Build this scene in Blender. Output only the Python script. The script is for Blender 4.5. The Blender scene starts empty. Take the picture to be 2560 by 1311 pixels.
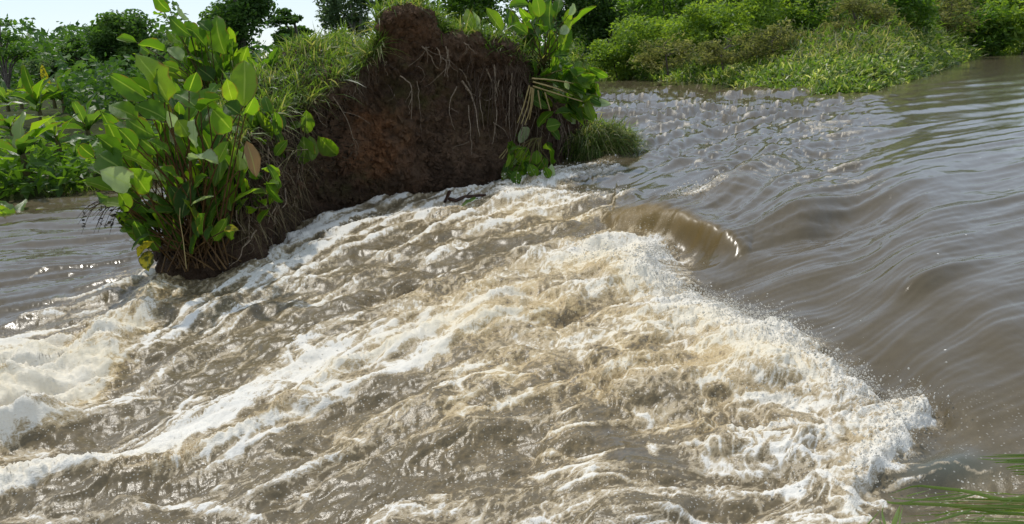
import bpy, math, random
import numpy as np
from mathutils import Vector, Matrix

random.seed(11)
rng = np.random.default_rng(11)
sc = bpy.context.scene
col = sc.collection

# ------------------------------------------------------------------ camera
W0, H0, F0 = 2560.0, 1311.0, 1950.0          # size of the photograph and focal length in its pixels
CAM_H = 2.4
ROLL = math.radians(3.5)
PITCH = math.atan((655.5 - 120.0) / F0 * math.cos(ROLL))
_r0 = np.array([1.0, 0, 0]); _f0 = np.array([0, math.cos(PITCH), -math.sin(PITCH)]); _u0 = np.array([0, math.sin(PITCH), math.cos(PITCH)])
RIGHT = math.cos(ROLL) * _r0 - math.sin(ROLL) * _u0
UP = math.sin(ROLL) * _r0 + math.cos(ROLL) * _u0
FWD = _f0
CAM = np.array([0, 0, CAM_H])
cd = bpy.data.cameras.new("camera")
cam = bpy.data.objects.new("camera", cd)
col.objects.link(cam)
cd.sensor_fit = 'HORIZONTAL'; cd.sensor_width = 36.0; cd.lens = 36.0 * F0 / W0
cd.clip_start = 0.05; cd.clip_end = 3000.0
m = Matrix.Identity(4)
for i in range(3):
    m[i][0] = RIGHT[i]; m[i][1] = UP[i]; m[i][2] = -FWD[i]; m[i][3] = CAM[i]
cam.matrix_world = m
sc.camera = cam

# ------------------------------------------------------------------ sky, sun, exposure
SUN_EL, SUN_AZ = math.radians(58), math.radians(-28)      # azimuth from +Y towards +X: behind the scene, a little to the left
sun_dir = Vector((math.sin(SUN_AZ) * math.cos(SUN_EL), math.cos(SUN_AZ) * math.cos(SUN_EL), math.sin(SUN_EL)))
world = bpy.data.worlds.new("World"); sc.world = world; world.use_nodes = True
nt = world.node_tree; nt.nodes.clear()
sky = nt.nodes.new('ShaderNodeTexSky'); sky.sky_type = 'NISHITA'; sky.sun_disc = False
sky.sun_elevation = SUN_EL; sky.sun_rotation = SUN_AZ
sky.air_density = 1.0; sky.dust_density = 0.4; sky.ozone_density = 3.0; sky.altitude = 50
bg = nt.nodes.new('ShaderNodeBackground'); bg.inputs['Strength'].default_value = 0.15
wo = nt.nodes.new('ShaderNodeOutputWorld')
hz = nt.nodes.new('ShaderNodeMix'); hz.data_type = 'RGBA'; hz.inputs[0].default_value = 0.55      # thin bright overcast veil over the whole sky
hz.inputs[7].default_value = (6.6, 7.4, 8.5, 1)
nt.links.new(sky.outputs[0], hz.inputs[6]); nt.links.new(hz.outputs[2], bg.inputs[0]); nt.links.new(bg.outputs[0], wo.inputs[0])
sd = bpy.data.lights.new("sun", 'SUN'); sd.energy = 3.1; sd.angle = math.radians(1.2); sd.color = (1.0, 0.955, 0.88)
sun = bpy.data.objects.new("sun", sd); col.objects.link(sun)
sun.rotation_euler = sun_dir.to_track_quat('Z', 'Y').to_euler()
sc.view_settings.view_transform = 'Standard'; sc.view_settings.look = 'None'
sc.view_settings.exposure = -0.22; sc.view_settings.gamma = 1.0; sc.view_settings.use_curve_mapping = False
sc.render.engine = 'CYCLES'
sc.cycles.sample_clamp_indirect = 6.0
sc.cycles.max_bounces = 6; sc.cycles.transparent_max_bounces = 4; sc.cycles.caustics_reflective = False; sc.cycles.caustics_refractive = False

# ------------------------------------------------------------------ projection helpers (numpy)
def ray(px, py):
    px = np.asarray(px, float); py = np.asarray(py, float)
    dx = (px - W0 / 2) / F0; dy = (H0 / 2 - py) / F0
    return FWD + dx[..., None] * RIGHT + dy[..., None] * UP
def at(px, py, Y):
    """world point seen at a pixel of the photograph, Y metres ahead"""
    d = ray(px, py); return CAM + d * (np.asarray(Y, float) / d[..., 1])[..., None]
def onz(px, py, z):
    d = ray(px, py); return CAM + d * ((z - CAM_H) / d[..., 2])[..., None]
def project(P):
    q = np.asarray(P, float) - CAM
    w = q @ FWD
    return W0 / 2 + F0 * (q @ RIGHT) / w, H0 / 2 - F0 * (q @ UP) / w
def sstep(a, b, x):
    t = np.clip((x - a) / (b - a), 0, 1); return t * t * (3 - 2 * t)

# ------------------------------------------------------------------ noise
_ang = rng.random(65536) * 2 * np.pi
_GX, _GY = np.cos(_ang).astype(np.float32), np.sin(_ang).astype(np.float32)
def pn(x, y, seed=0):
    """2-D gradient noise, about -1..1"""
    x = np.asarray(x, np.float32); y = np.asarray(y, np.float32)
    xi = np.floor(x); yi = np.floor(y)
    fx = x - xi; fy = y - yi
    xi = xi.astype(np.int64); yi = yi.astype(np.int64)
    def g(ix, iy, dx, dy):
        h = ((ix * 73856093) ^ (iy * 19349663) ^ (seed * 83492791)) 
        h = (h ^ (h >> 13)) * 1274126177
        h = (h ^ (h >> 16)) & 65535
        return _GX[h] * dx + _GY[h] * dy
    u = fx * fx * fx * (fx * (fx * 6 - 15) + 10); v = fy * fy * fy * (fy * (fy * 6 - 15) + 10)
    a = g(xi, yi, fx, fy); b = g(xi + 1, yi, fx - 1, fy)
    c = g(xi, yi + 1, fx, fy - 1); d = g(xi + 1, yi + 1, fx - 1, fy - 1)
    ab = a + u * (b - a)
    return (ab + v * (c + u * (d - c) - ab)) * 1.5
def fbm(x, y, o=4, seed=0, gain=0.5):
    r = 0; a = 1.0; t = 0
    for i in range(o):
        r = r + a * pn(x, y, seed + i); t += a
        x = x * 2.03 + 11.3; y = y * 2.03 - 7.1; a *= gain
    return r / t * 1.4
def ridged(x, y, o=3, seed=0, gain=0.5):
    r = 0; a = 1.0; t = 0
    for i in range(o):
        r = r + a * (1 - np.abs(pn(x, y, seed + i)) * 1.25); t += a
        x = x * 2.1 + 5.7; y = y * 2.1 + 3.3; a *= gain
    return r / t

# ------------------------------------------------------------------ mesh helpers
def mesh_np(name, V, faces_quads=None, faces_tris=None, smooth=True, attrs=None):
    me = bpy.data.meshes.new(name)
    V = np.ascontiguousarray(V, np.float32).reshape(-1, 3)
    nq = 0 if faces_quads is None else len(faces_quads)
    ntr = 0 if faces_tris is None else len(faces_tris)
    me.vertices.add(len(V)); me.vertices.foreach_set("co", V.ravel())
    loops = []
    starts = []
    if nq: loops.append(np.asarray(faces_quads, np.int32).ravel()); starts.append(np.arange(nq) * 4)
    if ntr: loops.append(np.asarray(faces_tris, np.int32).ravel()); starts.append(nq * 4 + np.arange(ntr) * 3)
    loops = np.concatenate(loops).astype(np.int32); starts = np.concatenate(starts).astype(np.int32)
    me.loops.add(len(loops)); me.loops.foreach_set("vertex_index", loops)
    me.polygons.add(nq + ntr); me.polygons.foreach_set("loop_start", starts)
    me.update(calc_edges=True)
    me.polygons.foreach_set("use_smooth", np.full(nq + ntr, smooth))
    for k, v in (attrs or {}).items():
        v = np.asarray(v, np.float32)
        if v.ndim == 1:
            a = me.attributes.new(k, 'FLOAT', 'POINT'); a.data.foreach_set("value", v)
        else:
            a = me.attributes.new(k, 'FLOAT_VECTOR', 'POINT'); a.data.foreach_set("vector", v.ravel())
    me.update()
    return me
def grid_quads(nr, nc):
    i = np.arange(nr - 1)[:, None] * nc + np.arange(nc - 1)[None, :]
    return np.stack([i, i + 1, i + nc + 1, i + nc], -1).reshape(-1, 4)
def link(name, me, mat=None, parent=None, **props):
    o = bpy.data.objects.new(name, me); col.objects.link(o)
    if mat is not None and me is not None and not me.materials: me.materials.append(mat)
    if parent is not None: o.parent = parent
    for k, v in props.items(): o[k] = v
    return o
def empty(name, loc, **props):
    o = bpy.data.objects.new(name, None); col.objects.link(o); o.location = loc
    o.empty_display_size = 0.1
    for k, v in props.items(): o[k] = v
    return o

# ------------------------------------------------------------------ material helpers
class NT:
    def __init__(s, name):
        s.m = bpy.data.materials.new(name); s.m.use_nodes = True; s.t = s.m.node_tree; s.t.nodes.clear()
        s.out = s.n('ShaderNodeOutputMaterial')
    def n(s, typ, **kw):
        nd = s.t.nodes.new(typ)
        for k, v in kw.items(): setattr(nd, k, v)
        return nd
    def l(s, a, b): s.t.links.new(a, b)
    def put(s, sock, v):
        if isinstance(v, bpy.types.NodeSocket): s.l(v, sock)
        else: sock.default_value = v
    def attr(s, name, vec=False):
        a = s.n('ShaderNodeAttribute', attribute_name=name); return a.outputs['Vector' if vec else 'Fac']
    def math(s, op, a, b=0.0, c=0.0, clamp=False):
        nd = s.n('ShaderNodeMath', operation=op, use_clamp=clamp)
        s.put(nd.inputs[0], a); s.put(nd.inputs[1], b); s.put(nd.inputs[2], c); return nd.outputs[0]
    def ss(s, v, a, b, lo=0.0, hi=1.0):
        nd = s.n('ShaderNodeMapRange', interpolation_type='SMOOTHSTEP')
        s.put(nd.inputs['Value'], v); nd.inputs['From Min'].default_value = a; nd.inputs['From Max'].default_value = b
        nd.inputs['To Min'].default_value = lo; nd.inputs['To Max'].default_value = hi
        return nd.outputs['Result']
    def mix(s, f, a, b):
        nd = s.n('ShaderNodeMix', data_type='RGBA'); s.put(nd.inputs[0], f)
        for i, v in ((6, a), (7, b)):
            if isinstance(v, bpy.types.NodeSocket): s.l(v, nd.inputs[i])
            else: nd.inputs[i].default_value = (*v, 1) if len(v) == 3 else v
        return nd.outputs[2]
    def ramp(s, f, stops):
        nd = s.n('ShaderNodeValToRGB'); cr = nd.color_ramp
        while len(cr.elements) < len(stops): cr.elements.new(0.5)
        for e, (p, c) in zip(cr.elements, stops): e.position = p; e.color = (*c, 1)
        s.put(nd.inputs[0], f); return nd.outputs[0]
    def noise(s, scale, detail=3, rough=0.5, vec=None, dist=0.0):
        nd = s.n('ShaderNodeTexNoise'); nd.inputs['Scale'].default_value = scale; nd.inputs['Detail'].default_value = detail
        nd.inputs['Roughness'].default_value = rough; nd.inputs['Distortion'].default_value = dist
        s.l(vec if vec is not None else s.pos(), nd.inputs['Vector']); return nd.outputs['Fac']
    def pos(s):
        if not hasattr(s, '_p'): s._p = s.n('ShaderNodeNewGeometry').outputs['Position']
        return s._p
    def bump(s, h, strength, dist, normal=None):
        nd = s.n('ShaderNodeBump'); s.put(nd.inputs['Strength'], strength); nd.inputs['Distance'].default_value = dist
        s.l(h, nd.inputs['Height'])
        if normal is not None: s.l(normal, nd.inputs['Normal'])
        return nd.outputs[0]
    def principled(s, color, rough, normal=None, ior=1.45, spec=0.5):
        p = s.n('ShaderNodeBsdfPrincipled'); s.put(p.inputs['Base Color'], color if isinstance(color, bpy.types.NodeSocket) else (*color, 1))
        s.put(p.inputs['Roughness'], rough); p.inputs['IOR'].default_value = ior
        s.put(p.inputs['Specular IOR Level'], spec)
        if normal is not None: s.l(normal, p.inputs['Normal'])
        return p.outputs[0]
    def addmix(s, f, a, b):
        nd = s.n('ShaderNodeMixShader'); s.put(nd.inputs[0], f); s.l(a, nd.inputs[1]); s.l(b, nd.inputs[2]); return nd.outputs[0]
    def done(s, sh):
        s.l(sh, s.out.inputs['Surface']); return s.m
# ------------------------------------------------------------------ THE RIVER: one height sheet, fine near the camera
def seg_dist(px, py, pts):
    """distance to a polyline (in the photograph's pixels), signed side (+ = left of travel), and arc position 0..1"""
    best = np.full(px.shape, 1e9, np.float32); side = np.zeros(px.shape, np.float32); arc = np.zeros(px.shape, np.float32)
    L = [0.0]
    for (x0, y0), (x1, y1) in zip(pts[:-1], pts[1:]): L.append(L[-1] + math.hypot(x1 - x0, y1 - y0))
    for k, ((x0, y0), (x1, y1)) in enumerate(zip(pts[:-1], pts[1:])):
        dx, dy = x1 - x0, y1 - y0; l2 = dx * dx + dy * dy
        t = np.clip(((px - x0) * dx + (py - y0) * dy) / l2, 0, 1)
        ex = px - x0 - t * dx; ey = py - y0 - t * dy
        d = np.sqrt(ex * ex + ey * ey)
        b = d < best
        best = np.where(b, d, best); side = np.where(b, np.sign(dx * ey - dy * ex), side)
        arc = np.where(b, (L[k] + t * math.sqrt(l2)) / L[-1], arc)
    return best, side, arc
def poly_sd(px, py, pts):
    """signed distance to a polygon, positive inside"""
    d, _, _ = seg_dist(px, py, list(pts) + [pts[0]])
    ins = np.zeros(px.shape, bool); n = len(pts); j = n - 1
    for i in range(n):
        xi, yi = pts[i]; xj, yj = pts[j]
        c = ((yi > py) != (yj > py)) & (px < (xj - xi) * (py - yi) / (yj - yi + 1e-9) + xi)
        ins ^= c; j = i
    return np.where(ins, d, -d)
def idw(px, py, ctrl, vals, soft):
    ctrl = np.asarray(ctrl, np.float32); vals = np.asarray(vals, np.float32)
    num = 0; den = 0
    for (cx, cy), v in zip(ctrl, vals):
        w = 1.0 / ((px - cx) ** 2 + (py - cy) ** 2 + soft * soft) ** 1.7
        num = num + w * v if np.ndim(v) == 0 else num + w[..., None] * v
        den = den + w
    return num / (den if np.ndim(vals[0]) == 0 else den[..., None])

LEVELS = [(2560, 150, .45), (2200, 240, .45), (1700, 220, .42), (1500, 200, .42), (2560, 330, .50), (2300, 480, .54), (1900, 300, .46), (1650, 320, .36),
          (2500, 800, .38), (2420, 900, .24), (2300, 840, .20), (2300, 650, .44), (2100, 650, .22), (2050, 780, .03), (1880, 760, -.05), (1780, 700, .0), (1720, 660, -.06), (2200, 930, .0), (2450, 1000, .16),
          (2330, 1080, .02), (1900, 560, .26), (1800, 640, .12), (2000, 500, .47), (1600, 420, .26), (1480, 440, .16), (1300, 500, .18),
          (1500, 560, .2), (1600, 700, .16), (1850, 900, .16), (2100, 1020, .14), (2200, 1150, .08), (1400, 780, .1), (1000, 780, .02),
          (1200, 640, .14), (900, 600, .08), (700, 700, .03), (500, 900, -.04), (300, 1000, -.1), (120, 1000, -.05), (0, 900, -.03),
          (100, 600, 0.0), (0, 500, 0.0), (200, 480, 0.0), (300, 640, 0.0), (250, 760, -.02), (600, 1050, .0), (1280, 1250, .0), (800, 1200, -.02),
          (300, 1280, -.05), (1900, 1250, .0), (2400, 1250, -.02), (-300, 800, -.02), (-300, 1250, -.06), (2900, 700, .4), (2900, 1100, .2), (1300, 1700, .0)]
_lx = [(a, b) for a, b, c in LEVELS]; _lv = [c for a, b, c in LEVELS]
def level(px, py): return idw(px, py, _lx, _lv, 95.0)

FLOW = [(2400, 250, 300, -25), (2500, 420, 300, -60), (2250, 480, 300, -95), (2400, 700, 300, -90), (2300, 850, 300, -120), (2450, 1000, 300, -70),
        (2000, 680, 300, -15), (2050, 560, 300, -70), (1880, 460, 200, -140), (1750, 350, 300, -110), (1600, 230, 300, 25), (1800, 260, 300, 10),
        (2100, 310, 300, -25), (1650, 440, 300, -150), (1300, 520, 300, -60), (900, 570, 300, -120), (600, 700, 300, -170), (400, 870, 300, -210),
        (300, 1020, 300, -140), (700, 900, 300, -190), (1000, 800, 300, -150), (600, 1050, 300, -150), (300, 1220, 300, -50), (1000, 1000, 300, -110),
        (1400, 900, 300, -90), (1300, 1200, 300, -30), (1800, 1150, 300, 20), (1700, 850, 300, -60), (2000, 1220, 300, -30), (1500, 620, 300, -70),
        (100, 600, 300, -30), (100, 730, 300, -45), (200, 500, 300, -20)]
_fr = np.arange(-900, 3600, 24.0); _fc = np.arange(-100, 2200, 24.0)
_FX, _FY = np.meshgrid(_fr, _fc)
_FV = idw(_FX, _FY, [(a, b) for a, b, c, d in FLOW], [np.array((c, d)) / math.hypot(c, d) for a, b, c, d in FLOW], 40.0)
def flow_dir(px, py):
    i = np.clip(((px - _fr[0]) / 24.0), 0, len(_fr) - 1.01).astype(int); j = np.clip(((py - _fc[0]) / 24.0), 0, len(_fc) - 1.01).astype(int)
    return _FV[j, i]
_lic_tex = rng.random((512, 512)).astype(np.float32)
def tex(x, y):
    xi = np.floor(x); yi = np.floor(y); fx = (x - xi).astype(np.float32); fy = (y - yi).astype(np.float32)
    xi = xi.astype(np.int32) & 511; yi = yi.astype(np.int32) & 511; x1 = (xi + 1) & 511; y1 = (yi + 1) & 511
    T = _lic_tex
    a = T[yi, xi] * (1 - fx) + T[yi, x1] * fx; b = T[y1, xi] * (1 - fx) + T[y1, x1] * fx
    return a * (1 - fy) + b * fy
def lic(X, Y, freq, step, K, off):
    """noise smeared along the current: streaks that follow the curved flow"""
    acc = tex(X * freq + off, Y * freq + off * 1.7); n = 1
    for sgn in (1, -1):
        x, y = X.copy(), Y.copy()
        for k in range(K):
            P = np.stack([x, y, np.zeros_like(x)], -1)
            if k % 2 == 0:
                px, py = project(P)
                d = flow_dir(px, py)
                e = 2.0
                h = onz(px + d[:, 0] * e, py + d[:, 1] * e, 0.0)[:, :2] - np.stack([x, y], -1)
                h /= np.linalg.norm(h, axis=1)[:, None] + 1e-9
            x = x + sgn * step * h[:, 0]; y = y + sgn * step * h[:, 1]
            acc = acc + tex(x * freq + off, y * freq + off * 1.7); n += 1
    r = acc / n - 0.5
    return (r * math.sqrt(n) * 1.8).astype(np.float32)

# foam edge where the fast smooth water drops into the white water
FRONT = [(1705, 648), (1650, 668), (1690, 700), (1770, 748), (1860, 795), (1960, 835), (2060, 870), (2105, 915), (2140, 960), (2210, 995), (2305, 990), (2325, 1040),
         (2290, 1080), (2300, 1115), (2240, 1160), (2195, 1215)]
ROLLER = FRONT + [(2120, 1290), (1950, 1180), (1740, 1130), (1520, 1010), (1300, 920), (1020, 830), (880, 760), (1040, 690), (1240, 640), (1380, 590), (1500, 560), (1600, 575), (1640, 600)]
LEFTFOAM = [(365, 685), (430, 672), (470, 690), (455, 740), (400, 800), (330, 880), (290, 970), (210, 1060), (110, 1120), (0, 1150), (-300, 1240), (-300, 960),
            (-20, 890), (90, 850), (190, 830), (280, 780), (340, 730)]
RIDGE = [(-200, 1262), (0, 1225), (150, 1190), (300, 1182), (450, 1150), (560, 1110), (650, 1062), (760, 990), (850, 922), (950, 872), (1040, 842), (1110, 800)]
SIDE = [(1250, 500), (1300, 478), (1390, 452), (1460, 438), (1535, 425)]
CREST = [(1060, 560), (1180, 520), (1300, 500), (1420, 498), (1500, 492), (1590, 500)]
GLASS = [(1530, 545), (1570, 550), (1640, 562), (1720, 588), (1790, 610), (1875, 628)]
CURL = [(1690, 505), (1765, 492), (1825, 464), (1878, 430), (1945, 395)]
STREAKS = [  # (points, half width px, strength)
    ([(500, 735), (600, 690), (700, 650), (900, 560), (1100, 512), (1250, 495)], 9, .75),
    ([(440, 775), (600, 702), (760, 640), (870, 600), (1000, 545)], 10, .8),
    ([(370, 890), (500, 840), (640, 750), (760, 700), (900, 690)], 9, .75),
    ([(430, 1030), (480, 960), (560, 870), (700, 830)], 9, .75),
    ([(700, 832), (750, 850), (790, 890), (840, 925)], 22, .9), ([(720, 870), (740, 940), (735, 1000)], 12, .75),
    ([(690, 545), (640, 610), (600, 650), (490, 690)], 10, .6), ([(740, 560), (800, 530), (870, 515)], 10, .6),
    ([(870, 585), (960, 600), (1050, 562)], 10, .7), ([(900, 620), (1050, 640), (1200, 600)], 10, .6),
    ([(250, 1070), (350, 1030), (470, 990), (600, 930)], 9, .75), ([(420, 1010), (540, 985), (640, 960)], 10, .7),
    ([(380, 1285), (500, 1258), (600, 1275), (700, 1300)], 26, .75), ([(640, 1245), (700, 1225), (830, 1215)], 9, .6),
    ([(1020, 1100), (1100, 1080), (1180, 1050), (1300, 1035), (1400, 1050)], 12, .7),
    ([(1180, 1095), (1300, 1120), (1450, 1140), (1560, 1110)], 14, .75), ([(1100, 1010), (1200, 985), (1260, 1030)], 13, .8),
    ([(1800, 930), (1850, 958), (1950, 975), (2050, 1000), (2110, 1040)], 26, 1.0), ([(1800, 920), (1880, 880), (1960, 890)], 14, .9),
    ([(1780, 1105), (1850, 1075), (1900, 1082), (1990, 1062), (2100, 1085), (2190, 1105)], 24, 1.0), ([(1930, 1135), (2050, 1150), (2160, 1140)], 18, .85),
    ([(2060, 1190), (2140, 1215), (2200, 1245)], 20, .9), ([(1900, 1245), (1990, 1235), (2050, 1180)], 18, .85), ([(1600, 1245), (1700, 1238), (1820, 1250)], 11, .7),
    ([(1390, 1275), (1450, 1225), (1530, 1200), (1640, 1215)], 12, .7), ([(1540, 1090), (1620, 1075), (1650, 1130)], 16, .85),
    ([(1450, 950), (1560, 905), (1640, 930), (1690, 990)], 12, .7), ([(1250, 870), (1330, 830), (1500, 800)], 12, .65),
    ([(1120, 850), (1230, 800), (1400, 770)], 10, .7), ([(1480, 640), (1400, 680), (1280, 720), (1180, 760)], 16, .7), ([(860, 760), (960, 745), (1100, 700)], 12, .7),
    ([(1700, 820), (1760, 870), (1800, 890)], 14, .75), ([(20, 800), (80, 775), (130, 770)], 9, .7), ([(0, 835), (70, 815)], 8, .6), ([(60, 640), (120, 634)], 4, .6), ([(70, 700), (120, 680)], 4, .7),
    ([(0, 1150), (60, 1135), (150, 1120)], 16, .8), ([(1460, 1190), (1600, 1180), (1750, 1190)], 8, .5), ([(2290, 1190), (2370, 1180), (2440, 1195), (2520, 1190)], 16, .6),
    ([(2190, 1230), (2280, 1215), (2330, 1200)], 12, .7), ([(2480, 1260), (2380, 1250), (2300, 1270)], 9, .5), ([(1030, 1240), (1200, 1205), (1350, 1215)], 7, .4),
    ([(1990, 1290), (2080, 1300), (2150, 1290)], 14, .6), ([(450, 1300), (300, 1290), (160, 1300)], 12, .4), ([(930, 1290), (1060, 1275)], 10, .4)]

_a = onz(np.array([700., 1000.]), np.array([900., 795.]), 0.0)
FLOW_ANGLE = math.atan2(_a[1, 1] - _a[0, 1], _a[1, 0] - _a[0, 0])
def river_fields(px, py, X, Y):
    """foam cover, aeration, turbulence and height (above the level sheet) at points of the water"""
    ppm = F0 / np.maximum(Y, 2.0)                                    # photograph pixels per metre there
    wx = pn(X * 1.7, Y * 1.7, 21) + .5 * pn(X * 5, Y * 5, 22); wy = pn(X * 1.7, Y * 1.7, 23) + .5 * pn(X * 5, Y * 5, 24)
    qx = px + wx * 0.075 * ppm; qy = py + wy * 0.03 * ppm
    rx = X + .12 * wx + .03 * pn(X * 9, Y * 9, 31); ry = Y + .12 * wy + .03 * pn(X * 9, Y * 9, 32)
    s_big = lic(X, Y, 2.2, .20, 15, 3.1); s_mid = lic(X, Y, 7.5, .075, 15, 41.7); s_fin = lic(X, Y, 24.0, .028, 14, 97.3)
    rol = poly_sd(qx, qy, ROLLER); lef = poly_sd(qx, qy, LEFTFOAM)
    fd, fs, fa = seg_dist(qx, qy, FRONT)
    inside = sstep(-6, 14, rol)
    # broad zones -------------------------------------------------
    smooth_up = sstep(-10, 60, -rol) * sstep(1440, 1560, px + 0.0 * py) * sstep(-60, 40, (py - 470) * 0.55 + (px - 1560))
    smooth_up = np.where(py < 500, sstep(1380, 1460, px) , smooth_up)
    smooth_up = np.clip(smooth_up * sstep(-4, 10, -rol), 0, 1)
    smooth_up = smooth_up * (1 - sstep(1120, 1210, py + .0 * px) * sstep(2330, 2180, px))
    low_r = sstep(1180, 1260, py) * sstep(2150, 2300, px) * .6
    pond = sstep(-10, 60, 835 - .42 * px - py) * sstep(20, 80, 520 - px)
    rough = np.clip(1 - smooth_up - pond * .85, 0.0, 1) * 1.0
    rough = np.maximum(rough, low_r)
    rough = rough * (1 - .18 * sstep(1060, 1200, py) * (1 - sstep(0, 60, rol)))
    patch = fbm(rx * 1.5, ry * 1.5, 3, 141)
    # white water ------------------------------------------------
    D = np.zeros(px.shape, np.float32)
    D = np.maximum(D, inside * ((.68 + .2 * patch) * np.exp(-np.maximum(fd - 35, 0) / 95.0) + .14))
    D = np.maximum(D, sstep(0, 40, rol) * (.27 + .34 * patch))
    churn = np.exp(-((px - 1330) / 520) ** 2 - ((py - 930) / 260) ** 2)
    D = np.maximum(D, churn * (.14 + .34 * patch) * rough)
    D = np.maximum(D, np.exp(-((px - 1480) / 190) ** 2 - ((py - 640) / 62) ** 2) * (.72 + .3 * patch) * sstep(-10, 10, rol))
    D = np.maximum(D, sstep(-8, 30, lef) * (.46 + .30 * sstep(10, 70, lef) + .36 * patch))
    D = D + np.exp(-((qx - 200) / 120) ** 2 - ((qy - 830) / 50) ** 2) * .2 - np.exp(-((qx - 190) / 90) ** 2 - ((qy - 850) / 40) ** 2) * .45
    lowr = np.exp(-((px - 2030) / 230) ** 2 - ((py - 1080) / 130) ** 2)
    D = np.maximum(D, lowr * (.36 + .45 * patch))
    rd, rs, ra = seg_dist(qx, qy, RIDGE)
    rw = (33 - 20 * ra) * (1 + .35 * pn(X * 2.1, Y * 2.1, 145))
    ridge_m = np.exp(-(rd / rw) ** 2)
    D = np.maximum(D, ridge_m * (.70 - .26 * ra + .42 * patch))
    sdd, sds, sda = seg_dist(qx, qy, SIDE); side_m = np.exp(-(sdd / 26) ** 2); D = np.maximum(D, side_m * .66)
    cdd, cds, cda = seg_dist(qx, qy, CREST); crest_m = np.exp(-(cdd / 15) ** 2); D = np.maximum(D, crest_m * .62)
    D = np.maximum(D, np.exp(-((qx - 1340) / 230) ** 2 - ((qy - 530) / 36) ** 2) * .5)
    ud, us, ua = seg_dist(qx, qy, CURL); D = np.maximum(D, np.exp(-((ud - 8 * us) / (17 - 9 * ua)) ** 2) * (1.0 - .95 * ua))
    for pts, w, s in STREAKS:
        xs = [p[0] for p in pts]; ys = [p[1] for p in pts]
        k = np.where((px > min(xs) - 120) & (px < max(xs) + 120) & (py > min(ys) - 110) & (py < max(ys) + 110))[0]
        if len(k):
            d, _, a = seg_dist(qx[k], qy[k], pts)
            D[k] = np.maximum(D[k], np.exp(-(d / (w * .5)) ** 2) * s * .86 * (.55 + .45 * np.sin(np.pi * np.clip(a, .08, .92))))
    # domes of boiling water, stretched along the current, with foam gathered in the creases between them
    ca, sa = math.cos(FLOW_ANGLE), math.sin(FLOW_ANGLE)
    fu, fv = (rx * ca + ry * sa) / 1.55, -rx * sa + ry * ca
    b1 = np.abs(pn(fu * 1.9, fv * 1.9, 151)); b2 = np.abs(pn(fu * 4.4, fv * 4.4, 152)); b3 = np.abs(pn(fu * 10.5, fv * 10.5, 153)); b4 = np.abs(pn(fu * 24, fv * 24, 154))
    # lacing: thin bright threads of foam around darker cells ----------------
    r1 = 1 - b1 * 1.25; r2 = 1 - b2 * 1.25; r3 = 1 - b3 * 1.25
    c1 = np.exp(-(b1 / .055) ** 2); c2 = np.exp(-(b2 / .085) ** 2); c3 = np.exp(-(b3 / .13) ** 2); c4 = np.exp(-(b4 / .2) ** 2)
    brk = np.clip(.5 + 1.1 * fbm(rx * 1.9, ry * 1.9, 2, 155), 0, 1); brk2 = np.clip(.5 + 1.2 * fbm(rx * 4.1, ry * 4.1, 2, 156), 0, 1)
    lace = np.maximum(np.maximum(c1 * brk, .9 * c2 * brk2), np.maximum(.75 * c3 * brk, .5 * c4 * brk2))
    fine = fbm(rx * 26, ry * 26, 2, 81)
    strk = .6 * s_mid + .5 * s_big + .35 * s_fin
    act = np.clip(rough + 1.5 * D, 0, 1)
    N = .66 * (lace - .22) + .50 * strk * (1 - inside * .6) + .14 * fine
    val = D * .80 + rough * (.27 + .16 * fbm(rx * .9, ry * .9, 2, 95)) + act * N * (1 - .22 * D) - (1 - act) * .2
    thread = sstep(.20, .70, .75 * s_mid + .75 * s_fin + .2 * s_big) * rough * (1 - .6 * inside) * np.clip(.55 + .9 * fbm(X * .7, Y * .7, 2, 147), 0, 1)
    val = val + .38 * thread
    foam = np.clip((val - .06) / .92, 0, 1).astype(np.float32); foam = (foam * foam * (1.9 - .9 * foam)).astype(np.float32)
    tan = np.clip(sstep(-30, 120, rol) * .75 + sstep(-30, 30, lef) * .8 + ridge_m * .5 + .6 * churn + .55 * np.exp(-((px - 1380) / 260) ** 2 - ((py - 545) / 50) ** 2) + rough * .28, 0, 1)
    tan = np.clip(tan * (.75 + .55 * fbm(rx * 1.6, ry * 1.6, 3, 91)), 0, 1)
    tan = tan * (1 - .55 * lowr) * (1 - .30 * np.exp(-(fd / 45) ** 2))
    # heights ----------------------------------------------------
    far = np.clip(Y / 12.0, 1.0, 2.2)
    calm = np.clip(1 - rough, 0, 1)
    h = calm * (.019 * s_big * far + .011 * s_mid * far + .0032 * s_fin)
    tong = np.exp(-((px - 2050) / 330) ** 2 - ((py - 560) / 130) ** 2)
    h *= 1 + .9 * tong + 1.3 * pond
    still = sstep(2150, 2400, px) * sstep(360, 250, py)
    h *= 1 - .6 * still
    h += calm * .014 * fbm(X * .55, Y * .9, 2, 101) * far * (1 - .7 * still)
    rough2 = rough * (.80 + .30 * inside)
    bil = fbm(rx * 1.25, ry * 1.6, 2, 111)
    h += rough2 * (.085 * bil + .105 * (b1 - .3) + .050 * (b2 - .3) + .020 * (b3 - .3) + .006 * (b4 - .3) + .040 * s_big + .016 * s_mid + .004 * s_fin)
    h += inside * (.020 * fine * np.minimum(D, .8))
    chop = sstep(1430, 1520, px) * sstep(2300, 2050, px) * sstep(470, 380, py - .15 * (px - 1700)) * (1 - rough) * sstep(46, 20, Y)
    h += chop * (.060 * (b1 - .3) + .028 * (b2 - .3) + .007 * (b3 - .3) + .05 * s_big + .015 * s_mid) * np.clip(far, 1, 1.8)
    foam = np.maximum(foam, chop * .55 * sstep(.35, .85, c2 * brk2 + .5 * s_mid)).astype(np.float32)
    h += foam * (.014 + .008 * fine)
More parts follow.
